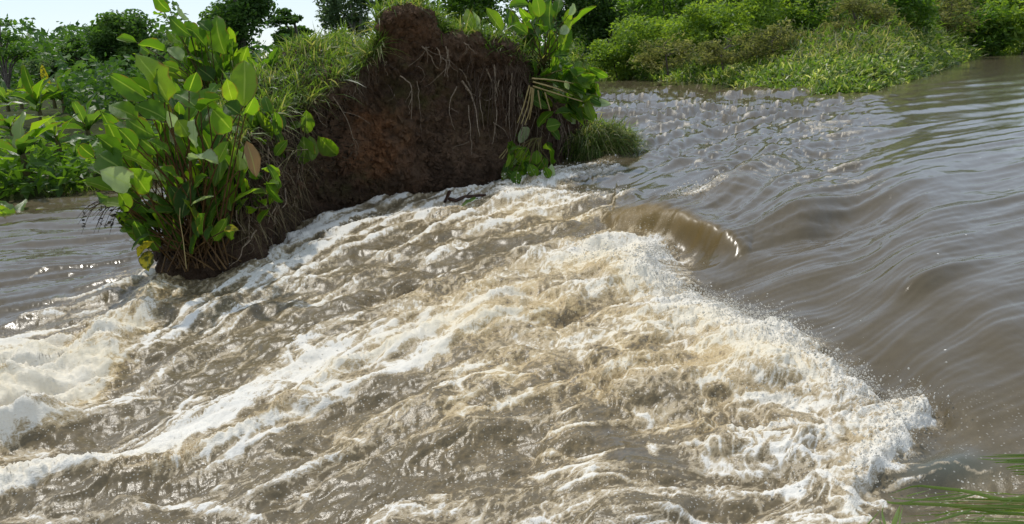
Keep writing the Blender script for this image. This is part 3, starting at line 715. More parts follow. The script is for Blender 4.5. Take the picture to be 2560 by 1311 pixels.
# hillside along the right shore
RB = [((1380, 182), (1392, 150), (1400, 80)), ((1440, 184), (1450, 140), (1470, 60)), ((1520, 188), (1530, 146), (1540, 55)), ((1620, 196), (1630, 150), (1640, 60)), ((1800, 209), (1810, 140), (1820, 50)),
      ((1960, 224), (1970, 130), (1980, 45)), ((2080, 231), (2090, 118), (2100, 40)), ((2190, 222), (2190, 105), (2200, 35)), ((2290, 192), (2290, 96), (2300, 30)),
      ((2400, 155), (2400, 90), (2410, 20)), ((2560, 122), (2560, 70), (2560, 5)), ((2800, 98), (2800, 50), (2800, -20)), ((3200, 72), (3200, 20), (3200, -60))]
cols = []
for (a, b, c) in RB:
    p = onz(np.array(a[0]), np.array(a[1]), .45)
    q = at(np.array(b[0]), np.array(b[1]), p[1] + min(4.0 + .06 * p[1], 7)); r = at(np.array(c[0]), np.array(c[1]), p[1] + min(9 + .2 * p[1], 18))
    cols.append([p + np.array([0, .1, -1.4]), p + np.array([0, 0, -.08]), q, r, r + np.array([2, 16, 3.0]), r + np.array([4, 60, 5.0])])
hill, RBB, RBN = loft("right_bank", cols, 160, 70, lambda B: .10 * fbm(B[..., 0] * .8, B[..., 1] * .8, 3, 331), MAT_GROUND, kind="structure", label="green bank rising from the far shore on the right")
# ------------------------------------------------------------------ where the island's face is, seen through a pixel
_ipx, _ipy = project(ISB.reshape(-1, 3)); _iv = ISB.reshape(-1, 3)
def face(px, py, out=.05):
    d = np.hypot(_ipx - px, _ipy - py)
    k = np.where(d < max(9, d.min() + 4))[0]
    j = k[np.argmin(_iv[k, 1])]
    return at(np.array(float(px)), np.array(float(py)), _iv[j, 1] - out)
def up_to_cam(P, a=.75, b=.45, j=.35):
    v = CAM - np.asarray(P); v = v / np.linalg.norm(v)
    return a * v + np.array([0, 0, b]) + rng.normal(size=3) * j

def arc_stem(p0, p1, lift=.15, n=6, side=0.0):
    p0 = np.asarray(p0, float); p1 = np.asarray(p1, float)
    mid = (p0 + p1) / 2 + np.array([side, 0, lift * np.linalg.norm(p1 - p0)])
    return cubic([p0, mid, p1], n)

def leaves_traced(root, rows, sc_, off, Y, roots, stem_mat, sub=None, r=.011, jit=.5, wk=1.0):
    """rows = (base x, base y, tip x, tip y, width, kind) read in an enlargement of the photograph"""
    for (bx, by, tx, ty, w, kind) in rows:
        q = lambda x, y, yy: at(np.array(off[0] + x / sc_), np.array(off[1] + y / sc_), yy)
        yb = Y + rng.normal() * .12; yt = yb + rng.normal() * .18
        b = q(bx, by, yb); t = q(tx, ty, yt)
        wid = w / sc_ * Y / F0 * 1.12 * wk
        mat = {'g': MAT_BROAD, 'p': MAT_PALE, 'y': MAT_YELLOW, 'd': MAT_DRY}[kind]
        props = {'p': dict(label="pale grey-green leaf turned underside out"), 'y': dict(label="yellowing leaf"), 'd': dict(label="dry brown drooping leaf")}.get(kind, {})
        put_leaf(root, b, t, wid, up_to_cam(b, j=jit), mat, int(rng.integers(0, 5)), **props)
        if roots is not None:
            s = roots[int(rng.integers(0, len(roots)))]
            s = np.asarray(s) + rng.normal(size=3) * np.array([.05, .06, 0])
            put_stem(root, arc_stem(s, b, .05, 5, rng.normal() * .05), r * 1.2, r * .55, stem_mat)

def fan_fill(root, n, cpx, cpy, rx_, ry_, Y, base_world, L, Wd, stem_mat, lean=0.0, r=.009, stems=True, spread=.35, mats=(MAT_BROAD,), dy=(.15, .75)):
    for k in range(n):
        a = rng.random() * 2 * np.pi; q = math.sqrt(rng.random())
        px, py = cpx + rx_ * q * math.cos(a), cpy + ry_ * q * math.sin(a)
        p = at(np.array(px), np.array(py), Y + rng.uniform(*dy))
        out = p - np.asarray(base_world); out = out / (np.linalg.norm(out) + 1e-6)
        d = out * .8 + rng.normal(size=3) * spread + np.array([lean, 0, .25]); d /= np.linalg.norm(d)
        l = L * rng.uniform(.7, 1.25)
        put_leaf(root, p - d * l * .5, p + d * l * .5, Wd * l / L * rng.uniform(.8, 1.15), up_to_cam(p, .45, .7, .55), mats[int(rng.integers(0, len(mats)))], int(rng.integers(0, 5)))
        if stems and k % 3 == 0:
            s = np.asarray(base_world) + rng.normal(size=3) * np.array([.18, .12, 0])
            put_stem(root, arc_stem(s, p - d * l * .5, .05, 5, rng.normal() * .06), r * 1.2, r * .6, stem_mat)

# ---- the big broad-leaved clump at the near left end of the island
bA = onz(np.array(500.), np.array(668.), .12); YA = float(bA[1]) - .05
clump = empty("broadleaf_plant", bA, label="largest clump of broad leaves, leaning over the pool from the bank's near left tip", category="plant", group="broad-leaved plants on the island")
rootsA = [onz(np.array(float(x)), np.array(float(y)), .05) for x, y in ((430, 650), (455, 664), (480, 672), (505, 672), (530, 668), (560, 660), (585, 650))]
rowsA = [(785, 490, 705, 235, 135, 'g'), (1140, 497, 1140, 270, 88, 'g'), (690, 465, 493, 350, 66, 'g'), (712, 440, 590, 372, 55, 'g'), (645, 560, 512, 468, 70, 'g'), (775, 565, 635, 472, 78, 'g'),
         (932, 512, 828, 400, 92, 'g'), (940, 525, 1015, 438, 42, 'g'), (885, 425, 925, 345, 58, 'g'), (1085, 612, 985, 515, 95, 'g'), (1125, 535, 1045, 470, 60, 'g'), (1150, 530, 1198, 465, 50, 'g'),
         (600, 622, 488, 540, 42, 'g'), (722, 645, 568, 545, 72, 'g'), (572, 735, 488, 630, 62, 'g'), (565, 795, 442, 700, 98, 'g'), (722, 805, 588, 702, 62, 'g'), (440, 735, 366, 675, 46, 'g'),
         (500, 840, 398, 760, 62, 'g'), (612, 880, 492, 800, 85, 'p'), (532, 895, 382, 818, 52, 'g'), (520, 930, 418, 925, 42, 'g'), (585, 962, 472, 942, 48, 'g'), (912, 558, 884, 695, 55, 'p'),
         (885, 755, 1002, 690, 70, 'p'), (970, 825, 875, 872, 44, 'g'), (692, 655, 812, 712, 52, 'g'), (1000, 920, 888, 952, 48, 'p'), (855, 965, 748, 1005, 60, 'g'), (695, 1075, 548, 1062, 50, 'g'),
         (700, 1100, 606, 1165, 45, 'g'), (720, 1130, 636, 1188, 42, 'y'), (688, 1180, 682, 1252, 50, 'y'), (1150, 665, 1215, 825, 48, 'd'), (970, 470, 985, 390, 55, 'g'), (800, 600, 790, 520, 50, 'p'),
         (770, 480, 690, 330, 60, 'g'), (1090, 470, 1065, 390, 50, 'g'), (640, 700, 560, 600, 55, 'g'), (690, 900, 640, 800, 75, 'g'), (600, 990, 560, 900, 60, 'g'), (840, 860, 800, 760, 60, 'g'),
         (1120, 800, 1125, 690, 55, 'g'), (1020, 760, 1060, 660, 65, 'g'), (740, 720, 650, 640, 70, 'g'), (880, 640, 830, 560, 60, 'g'), (780, 850, 700, 760, 70, 'g'), (960, 1000, 930, 1100, 40, 'g'),
         (1090, 1050, 1060, 1130, 45, 'g'), (1000, 1060, 960, 1130, 40, 'g'), (1050, 1080, 1110, 1060, 45, 'y')]
leaves_traced(clump, rowsA, 1.873, (0, 0), YA - .2, rootsA, MAT_STEM_RED, wk=1.28)
fan_fill(clump, 72, 425, 405, 170, 170, YA, bA, .52, .22, MAT_STEM_RED, -.15)
fan_fill(clump, 46, 445, 545, 135, 62, YA, bA, .40, .18, MAT_STEM_RED, -.1, dy=(-.15, .5))
fan_fill(clump, 26, 560, 470, 70, 130, YA, bA, .36, .15, MAT_STEM_RED, .1)
for k in range(16):
    a = rootsA[k % 7]; a = a + rng.normal(size=3) * np.array([.05, .08, 0])
    e = at(np.array(rng.uniform(330, 600)), np.array(rng.uniform(430, 560)), YA + rng.uniform(-.05, .6))
    put_stem(clump, arc_stem(a, e, .04, 5, rng.normal() * .05), .013, .007, MAT_STEM_RED if k % 3 else MAT_STEM)
put_stem(clump, np.array([at(np.array(float(x)), np.array(float(y)), YA - .35) for x, y in ((466, 672), (458, 600), (449, 545), (450, 520))]), .006, .004, MAT_STRAW, label="pale dead stalk")

# ---- second clump, higher up behind it
bB = at(np.array(545.), np.array(262.), 13.4); YB = 13.2
clB = empty("broadleaf_plant", bB, label="tall dark clump of broad leaves at the top left, rising behind the leaning one", category="plant", group="broad-leaved plants on the island")
rowsB = [(1048, 255, 985, 70, 112, 'g'), (892, 172, 768, 78, 62, 'g'), (942, 165, 858, 112, 62, 'g'), (795, 52, 712, -10, 56, 'g'), (882, 95, 803, 22, 44, 'p'), (640, 200, 538, 172, 38, 'g'), (782, 245, 648, 198, 62, 'g'),
         (852, 285, 790, 213, 62, 'p'), (955, 305, 868, 248, 64, 'g'), (855, 205, 768, 165, 52, 'g'), (775, 85, 728, 40, 40, 'g'), (925, 240, 880, 200, 50, 'g'), (1085, 330, 1060, 240, 60, 'g'), (700, 250, 640, 215, 45, 'g'),
         (985, 150, 930, 90, 60, 'g'), (960, 215, 905, 130, 70, 'g'), (840, 330, 760, 300, 50, 'g'), (1000, 380, 930, 310, 70, 'g'), (1090, 260, 1075, 190, 50, 'g')]
leaves_traced(clB, rowsB, 1.873, (0, 0), YB, [bB], MAT_STEM)
fan_fill(clB, 50, 515, 180, 95, 95, YB, bB, .55, .24, MAT_STEM)

# ---- small plant drooping over the cut on the left
bC = face(752, 305); YC = float(bC[1]) - .12
clC = empty("broadleaf_plant", bC, label="small drooping broad-leaved plant with one whitish leaf on the left edge of the bare cut", category="plant", group="broad-leaved plants on the island")
leaves_traced(clC, [(1345, 590, 1213, 600, 66, 'g'), (1350, 600, 1402, 575, 50, 'g'), (1440, 625, 1440, 528, 60, 'g'), (1400, 640, 1330, 690, 70, 'p'), (1425, 640, 1432, 790, 92, 'g'), (1488, 638, 1585, 758, 80, 'g'), (1450, 640, 1480, 735, 55, 'g')],
              1.873, (0, 0), YC, [bC], MAT_STEM, r=.008)

bM = face(690, 380, .15); YM = float(bM[1]) - .1
clM = empty("broadleaf_plant", bM, label="dark leafy plant filling the corner between the leaning clump and the grassy shoulder", category="plant", group="broad-leaved plants on the island")
fan_fill(clM, 20, 650, 480, 50, 80, YM - .9, bM, .30, .12, MAT_STEM, 0, .006, True, .6, (MAT_BROAD,), (-.1, .3))
fan_fill(clM, 30, 655, 335, 70, 85, YM, bM, .36, .16, MAT_STEM, 0, .007, True, .5, (MAT_BROAD,), (-.25, .25))
# ---- clump on top of the island, right
bD = at(np.array(1352.), np.array(172.), 14.6); YD = 14.3
clD = empty("broadleaf_plant", bD, label="upright clump of paddle leaves on top of the island right of the earth knob", category="plant", group="broad-leaved plants on the island")
Z2 = 2.341
rowsD = [(1290, 195, 1213, 38, 62, 'g'), (1300, 200, 1280, 60, 40, 'p'), (1440, 185, 1350, 38, 62, 'g'), (1722, 175, 1690, 15, 88, 'g'), (1660, 100, 1640, -30, 70, 'g'), (1760, 80, 1775, -20, 60, 'g'), (1860, 142, 1985, 22, 36, 'g'), (1600, 122, 1550, 62, 45, 'g'),
         (1590, 205, 1490, 130, 60, 'g'), (1650, 215, 1600, 150, 60, 'g'), (1790, 262, 1845, 110, 62, 'g'), (1740, 332, 1832, 305, 36, 'g'), (1715, 345, 1800, 405, 62, 'p'), (1640, 320, 1618, 392, 34, 'p'), (1780, 200, 1830, 150, 50, 'p'),
         (1560, 250, 1500, 200, 55, 'g'), (1690, 190, 1660, 110, 60, 'g'), (1600, 270, 1540, 280, 45, 'g'), (1540, 300, 1480, 270, 50, 'g'), (1830, 90, 1880, 20, 45, 'p'), (1480, 40, 1600, 20, 60, 'g'), (1470, 170, 1490, 70, 50, 'g')]
leaves_traced(clD, rowsD, Z2, (640, 0), YD, [bD, bD + np.array([.15, 0, 0]), bD - np.array([.2, 0, 0])], MAT_STEM)
fan_fill(clD, 42, 1350, 95, 95, 85, YD, bD, .45, .18, MAT_STEM)

# ---- uprooted plant hanging over the right end: straw stems, leaves to the right and below
pE = face(1330, 205, .1); YE = float(pE[1]) - .25
clE = empty("uprooted_plant", pE, label="uprooted plant with straw-coloured stems splayed from the right shoulder of the bank", category="plant")
for P in ([(1615, 460), (1740, 470), (1860, 490)], [(1620, 480), (1760, 520), (1850, 560)], [(1620, 505), (1760, 550), (1910, 595)], [(1610, 510), (1590, 620), (1552, 725)], [(1618, 515), (1605, 640), (1572, 730)], [(1625, 520), (1618, 600), (1600, 700)],
          [(1650, 530), (1668, 640)], [(1690, 540), (1722, 650)], [(1490, 845), (1380, 980), (1285, 1132)], [(1480, 870), (1390, 1000), (1290, 1112)], [(1440, 1005), (1365, 1050), (1300, 1110)], [(1600, 500), (1560, 640), (1530, 720)]):
    Q = np.array([at(np.array(640 + x / Z2), np.array(y / Z2), YE - .45 + .05 * i) for i, (x, y) in enumerate(P)])
    put_stem(clE, cubic(Q, 8), .014, .009, MAT_STRAW)
rowsE = [(1890, 492, 1988, 440, 55, 'g'), (1955, 500, 2022, 565, 55, 'g'), (1840, 600, 1912, 672, 78, 'g'), (1650, 742, 1716, 635, 88, 'g'), (1698, 742, 1782, 722, 78, 'g'), (1555, 745, 1575, 838, 92, 'p'), (1528, 795, 1472, 800, 55, 'g'), (1702, 830, 1755, 972, 66, 'g'),
         (1720, 760, 1790, 810, 48, 'g'), (1850, 520, 1930, 540, 50, 'g'), (1860, 560, 1960, 590, 50, 'g'), (1810, 470, 1830, 530, 28, 'p'), (1740, 490, 1755, 560, 26, 'p'), (1545, 520, 1552, 570, 22, 'p'), (1900, 600, 1975, 640, 45, 'g'), (1780, 520, 1800, 570, 26, 'p')]
leaves_traced(clE, rowsE, Z2, (640, 0), YE - .1, None, MAT_STEM, jit=.3)
for k in range(52):
    p = at(np.array(rng.uniform(1330, 1480)), np.array(rng.uniform(160, 262)), YE + rng.uniform(.0, .6)); d = rng.normal(size=3) * .6 + np.array([.3, 0, -.2]); d /= np.linalg.norm(d)
    put_leaf(clE, p - d * .19, p + d * .19, .17, up_to_cam(p, .6, .5, .5), MAT_BROAD, int(rng.integers(0, 5)))
for k in range(34):
    p = at(np.array(rng.uniform(1390, 1500)), np.array(rng.uniform(175, 300)), YE - rng.uniform(.0, .35)); d = rng.normal(size=3) * .45 + np.array([.7, -.1, -.35]); d /= np.linalg.norm(d)
    put_leaf(clE, p - d * .2, p + d * .2, .17, up_to_cam(p, .6, .5, .5), MAT_BROAD if k % 6 else MAT_PALE, int(rng.integers(0, 5)))
    if k % 4 == 0: put_stem(clE, arc_stem(pE + rng.normal(size=3) * .05, p - d * .2, .06, 6), .009, .006, MAT_STEM)
pH = face(1310, 340, .1); YH = float(onz(np.array(1300.), np.array(470.), .1)[1]) + .05
clH = empty("hanging_plant", at(np.array(1310.), np.array(350.), YH), label="bunch of fallen green leaves hanging down to the foam at the foot of the bank", category="plant")
rowsH = [(1478, 1010, 1415, 1050, 36, 'p'), (1580, 1055, 1488, 1112, 72, 'g'), (1530, 1000, 1520, 1090, 60, 'g'), (1500, 960, 1520, 900, 34, 'p'), (1480, 900, 1465, 985, 50, 'g'), (1560, 870, 1530, 960, 60, 'g'), (1640, 880, 1640, 970, 60, 'g'), (1600, 960, 1640, 1050, 60, 'g'),
         (1690, 980, 1720, 1050, 45, 'g'), (1560, 1120, 1500, 1135, 40, 'g'), (1470, 1000, 1520, 1050, 45, 'g'), (1640, 1040, 1660, 1100, 45, 'g'), (1730, 960, 1740, 1040, 30, 'p')]
leaves_traced(clH, rowsH, Z2, (640, 0), YH - .12, [at(np.array(1340.), np.array(345.), YH)], MAT_STEM, r=.007)
for k in range(30):
    p = at(np.array(rng.uniform(1262, 1372)), np.array(rng.uniform(370, 470)), YH + rng.uniform(-.1, .25)); d = rng.normal(size=3) * .5 + np.array([0, 0, -.7]); d /= np.linalg.norm(d)
    put_leaf(clH, p - d * .16, p + d * .16, .15, up_to_cam(p, .7, .3, .5), MAT_BROAD, int(rng.integers(0, 5)))

# ---- low bright plants on the island's grassy shoulder
for i, (cx, cy, Yq, lab) in enumerate(((662, 160, 13.0, "low bright green broad-leaved plant on the grassy shoulder beside the tall dark clump"), (712, 148, 14.2, "low bright green broad-leaved plant halfway up the grassy shoulder, left of the grass"))):
    b = at(np.array(float(cx)), np.array(cy + 28.), Yq)
    pl = empty("broadleaf_plant", b, label=lab, category="plant", group="broad-leaved plants on the island")
    fan_fill(pl, 13, cx, cy, 38, 26, Yq, b, .26, .11, MAT_STEM, 0, .006, True, .3, (MAT_BROAD,), (-.2, .3))

# ------------------------------------------------------------------ roots, rootlets and turf on the island
Z5 = 3.276
RT = [[(715, 340), (770, 380), (845, 420)], [(760, 370), (764, 410), (768, 450)], [(970, 265), (1020, 320), (1065, 390)], [(1060, 280), (1085, 330), (1075, 390)], [(1105, 270), (1110, 350), (1105, 460)], [(1130, 290), (1130, 370), (1120, 440)],
      [(835, 450), (890, 480), (912, 540), (905, 700)], [(945, 480), (970, 600), (1010, 790)], [(670, 380), (660, 470), (645, 540)], [(1195, 400), (1230, 460), (1260, 540)], [(1200, 470), (1240, 540), (1270, 660), (1290, 780)],
      [(1170, 510), (1140, 590), (1150, 680), (1190, 770)], [(1345, 400), (1375, 480), (1370, 570), (1330, 582)], [(1390, 380), (1385, 560), (1395, 680), (1370, 850)], [(1490, 460), (1485, 600), (1440, 720)], [(1500, 420), (1500, 560), (1480, 760)],
      [(530, 480), (545, 530), (540, 600)], [(590, 490), (600, 540), (595, 600)], [(450, 570), (520, 680), (560, 780), (600, 900)], [(340, 640), (370, 700), (420, 760)], [(770, 490), (800, 540), (840, 590)], [(1210, 240), (1240, 280), (1275, 325)],
      [(980, 275), (1000, 268), (1060, 285)], [(1420, 470), (1400, 540), (1395, 600)], [(1540, 480), (1545, 600), (1530, 690)], [(1580, 600), (1600, 700), (1560, 800)], [(1760, 620), (1790, 720), (1800, 860)], [(1840, 640), (1900, 720), (1870, 860), (1830, 960)],
      [(930, 385), (980, 390)], [(1240, 610), (1250, 760), (1245, 900)], [(1310, 520), (1300, 640), (1320, 760)]]
RT2 = [[(420, 435), (470, 470), (490, 600)], [(370, 540), (385, 590), (395, 640)], [(470, 680), (430, 790), (400, 900)], [(480, 600), (470, 720), (420, 800)], [(600, 440), (600, 520), (590, 600)], [(180, 770), (250, 790), (300, 900)], [(110, 800), (130, 920), (160, 980)],
       [(270, 960), (220, 1060), (150, 1180), (60, 1260)], [(580, 680), (570, 750), (540, 800)], [(300, 640), (360, 620), (500, 580)], [(200, 790), (290, 780), (360, 790)], [(200, 860), (210, 980), (190, 1080)], [(640, 430), (660, 520), (650, 600)], [(330, 700), (300, 760), (230, 720)]]
R_TH = {10: 1.9, 12: 1.5, 13: 1.3, 6: 1.2, 2: 1.2, 4: 1.1, 7: .6, 18: .8}
RQ = [([(640 + x / Z2, y / Z2) for x, y in p], R_TH.get(i, .9)) for i, p in enumerate(RT)] + [([(560 + x / Z5, 280 + y / Z5) for x, y in p], 1.6 if i in (2, 3, 10) else .9) for i, p in enumerate(RT2)]
for i, (p, th) in enumerate(RQ):
    ys = [face(x, y, .10)[1] for x, y in p]
    P = cubic([at(np.array(x), np.array(y), min(yy, ys[0] + .05)) for (x, y), yy in zip(p, ys)], 9)
    put_stem(island, P + np.cumsum(rng.normal(size=P.shape) * .012, 0), .0115 * th, .0035 * th, MAT_ROOT if (i % 4 or th > 1) else MAT_ROOT_DARK, "root", 5)
    for b_ in range(2):
        j = int(rng.integers(2, 7)); e = P[j] + np.array([rng.normal() * .16, -.02, -rng.uniform(.08, .30)])
        put_stem(island, arc_stem(P[j], e, 0, 5, rng.normal() * .05) + rng.normal(size=(5, 3)) * .008, .005 * th, .002, MAT_ROOT_DARK if rng.random() < .5 else MAT_ROOT, "root", 4)
for k in range(120):
    px = rng.choice([rng.uniform(600, 760), rng.uniform(1180, 1420), rng.uniform(1280, 1430)]); rim = np.interp(px, [600, 700, 760, 1180, 1300, 1400, 1430], [430, 330, 290, 130, 175, 275, 290])
    py = rim + rng.uniform(0, 60); l = rng.uniform(60, 200) * (1 if px > 1000 else .8)
    a = face(px, py, .06); b = face(px + rng.normal() * 18, min(py + l, 560), .08)
    b[1] = min(b[1], a[1] + .1)
    put_stem(island, arc_stem(a, b, 0, 6, rng.normal() * .06) + rng.normal(size=(6, 3)) * .015, rng.uniform(.005, .013), .004, MAT_ROOT_DARK if k % 4 else MAT_ROOT, "root", 4)

def rim_points(n, u0, u1, j0, j1):
    nu, nv = ISB.shape[:2]
    u = (rng.uniform(u0, u1, n) / (len(ISL) - 1) * (nu - 1)).astype(int); v = (rng.uniform(j0, j1, n) / 8 * (nv - 1)).astype(int)
    return ISB[u, v], ISN[u, v]
P, N = rim_points(2600, 2.2, 18, 3.5, 4.2)
q_ = project(P)[1] > 150; P, N = P[q_], N[q_]
k = len(P); dd = np.array([0, -.45, -.55]) + rng.normal(size=(k, 3)) * .35
blade_mesh("rootlets", P, dd, rng.uniform(.08, .34, k), rng.uniform(.004, .010, k), rng.uniform(.3, .8, k), rng.uniform(.86, 1.0, k), leaf_material("rootlet", [(0, (.05, .035, .022)), (.86, (.075, .052, .034)), (1, (.19, .14, .095))], 'attr', .1, (1, 1, 1), .8, .1), island, 3, kind="stuff", label="fringe of fine roots and dead turf under the rim")

P, N = rim_points(2400, .8, 6.2, 2.0, 4.1); P = P + N * .03; k = len(P)
leaf_cloud("litter", P + rng.normal(size=(k, 3)) * .03, rng.uniform(.03, .14, k), rng.random(k), leaf_material("dead_litter", [(0, (.025, .017, .011)), (.6, (.06, .042, .027)), (.9, (.12, .088, .055)), (1, (.24, .19, .12))], 'attr', .1, (1, 1, 1), .85, .1), island, .3, .3, kind="stuff", label="dead leaves and clods sticking to the left flank")
P, N = rim_points(5200, 3.2, 17.5, 1.0, 4.1); k = len(P); S = rng.gamma(2.0, .011, (k, 1, 1)) + .006
ocv = np.array([(1, 0, 0), (-1, 0, 0), (0, 1, 0), (0, -1, 0), (0, 0, 1), (0, 0, -1)], float); ocf = np.array([(0, 2, 4), (2, 1, 4), (1, 3, 4), (3, 0, 4), (2, 0, 5), (1, 2, 5), (3, 1, 5), (0, 3, 5)])
V = P[:, None] + (ocv[None] + .35 * rng.normal(size=(k, 6, 3))) * S
T = ((np.arange(k) * 6)[:, None, None] + ocf[None]).reshape(-1, 3); C_ = isl_attr(P); rp = lambda a: np.repeat(np.asarray(a, np.float32), 6)
link("clods", mesh_np("clods", V.reshape(-1, 3), None, T, False, dict(red=rp(C_['red']), moss=rp(C_['moss']), wet=rp(C_['wet']))), MAT_SOIL, island, kind="stuff", label="crumbs and clods of earth clinging to the cut")
def on_island(n, u0, u1, j0, j1): return rim_points(n, u0, u1, j0, j1)
P1, _ = on_island(8600, 2.0, 7.4, 3.95, 6.6); P2, _ = on_island(1700, 7.0, 13.5, 4.35, 5.6); P3, _ = on_island(1500, 13, 19, 3.8, 5.5)
P = np.vstack([P1, P2, P3]); k = len(P)
cl = fbm(P[:, 0] * 2.2, P[:, 1] * 2.2, 3, 401)
dd = np.array([.15, -.25, .75]) + rng.normal(size=(k, 3)) * .55; dd[:, 2] = np.abs(dd[:, 2])
blade_mesh("grass", P - np.array([0, 0, .02]), dd, rng.uniform(.14, .55, k) * (1 + .6 * cl), rng.uniform(.012, .036, k), rng.uniform(.15, .75, k), np.clip(.45 + .42 * cl + .30 * rng.normal(size=k), 0, 1), MAT_GRASS, None, 3,
           kind="stuff", label="tangled green and straw grass on the sloping shoulder of the earth bank")
# grass tussock at the water on the right end
cT = onz(np.array(1515.), np.array(400.), .2); k = 4200
th = rng.uniform(-.4, np.pi + .4, k); ph = rng.uniform(0, np.pi / 2, k)
nn = np.stack([np.cos(th) * np.cos(ph * .9), -np.abs(np.sin(th)) * np.cos(ph * .9) * .8, np.sin(ph * .9)], -1)
P = cT + np.array([-.05, .25, -.15]) + nn * np.array([.82, .5, .86]) * (rng.uniform(.55, 1.0, (k, 1)) * (1 + .30 * pn(th * 2.2, ph * 3.0, 9)[:, None]))
dd = nn * np.array([.8, .8, .7]) + rng.normal(size=(k, 3)) * .4 + np.array([.25, 0, 0])
tu = blade_mesh("grass_tussock", P - cT, dd, rng.uniform(.10, .30, k) * (1 + 1.2 * (rng.random(k) < .22)), rng.uniform(.010, .022, k), rng.uniform(.4, 1.5, k), np.clip(.40 + .5 * nn[:, 2] * rng.random(k) + .36 * rng.normal(size=k), 0, 1), MAT_GRASS, None, 3,
           label="shaggy grass tussock at the right foot of the earth bank where the current rounds it", category="grass tussock"); tu.location = cT
P, _ = on_island(1500, 2.2, 4.9, 1.6, 4.2); k = len(P)
blade_mesh("dry_stalks", P, np.array([-.1, -.5, .1]) + rng.normal(size=(k, 3)) * .55, rng.uniform(.15, .5, k), rng.uniform(.008, .022, k), rng.uniform(.5, 1.3, k), rng.random(k), leaf_material("dry_stalk", [(0, (.04, .03, .016)), (.5, (.10, .075, .04)), (.8, (.20, .155, .085)), (1, (.30, .25, .15))], 'attr', .2, (1, 1, .8), .7, .15), island, 3, kind="stuff", label="matted dead grass stalks on the left flank")
tuftl = empty("grass_tuft", at(np.array(1050.), np.array(36.), 15.4), label="thin grass tuft and weeds behind the earth knob at the top", category="plant")
k = 900; px = rng.uniform(1090, 1330, k); P = at(px, np.interp(px, [1090, 1180, 1330], [75, 100, 160]) + rng.uniform(-5, 20, k), 15.3 + rng.random(k)) - np.array(tuftl.location)
blade_mesh("blade", P, np.array([0, 0, 1]) + rng.normal(size=(k, 3)) * .35, rng.uniform(.2, .6, k), rng.uniform(.015, .03, k), rng.uniform(.1, .4, k), rng.uniform(.1, .75, k), MAT_GRASS, tuftl, 3, kind="stuff")

# long thin vine from the rim to the driftwood, and the driftwood itself
vn = [(1480, 600), (1400, 780), (1340, 920), (1240, 1030), (1150, 1105)]
P = cubic([at(np.array(640 + x / Z2), np.array(y / Z2), yy) for (x, y), yy in zip(vn, (YE, YE - .1, YE - .2, YE - .3, YE - .35))], 14)
o = link("vine", mesh_np("vine", *tube_arrays(P - P[-1], np.linspace(.012, .010, 14))), MAT_ROOT, label="long bare vine slanting from the undercut rim down to the driftwood", category="vine"); o.location = P[-1]
dw0 = onz(np.array(1140.), np.array(497.), .2)
dw = empty("driftwood", dw0, label="dark wet branch stub caught at the water's edge below the bank", category="driftwood")
q = lambda x, y, dz=0: onz(np.array(float(x)), np.array(float(y)), .22 + dz) - dw0
put_stem(None, np.array([q(1112, 505, .0), q(1118, 494, .02), q(1124, 480, .04)]) + 0, .022, .03, MAT_WOOD, "branch", 7).parent = dw
put_stem(None, np.array([q(1124, 498), q(1140, 502), q(1160, 493), q(1190, 490), q(1215, 488)]), .032, .02, MAT_WOOD, "branch", 7).parent = dw
put_stem(None, np.array([q(1165, 493), q(1172, 484), q(1180, 478)]), .016, .008, MAT_WOOD, "twig", 5).parent = dw
fl = at(np.array(1170.), np.array(500.), float(dw0[1]) - .2)
put_leaf(None, onz(np.array(1195.), np.array(496.), .27), onz(np.array(1145.), np.array(510.), .22), .10, np.array([0, -.3, 1]), MAT_BROAD, 2, "fallen_leaf", label="single green leaf lying on the foam beside the driftwood stub", category="leaf")
# dead twiggy branch dangling over the pool
tb = at(np.array(345.), np.array(505.), YA + .1); items = []
tw = empty("dead_branch", tb, label="black leafless twigs dangling over the pool left of the big leaning clump", category="branch")
for k in range(22):
    x = rng.uniform(215, 345); y = 508 + rng.uniform(-6, 20); e = (x - rng.uniform(0, 30), y + rng.uniform(15, 70))
    A, B = [at(np.array(a), np.array(b), YA + .1 + rng.normal() * .05) - tb for a, b in ((x + 30, y - 12), e)]
    items.append((arc_stem(A, B, .12, 6), np.linspace(.005, .002, 6)))
tubes("twig", items, MAT_ROOT_DARK, tw, kind="stuff")
C = np.array([at(np.array(rng.uniform(205, 335)), np.array(rng.uniform(512, 572)), YA + .1) - tb for _ in range(60)])
leaf_cloud("dead_leaf", C, rng.uniform(.03, .08, 60), rng.random(60), leaf_material("black_leaf", [(0, (.02, .018, .014)), (1, (.05, .04, .03))], 'attr', .1), tw, kind="stuff")
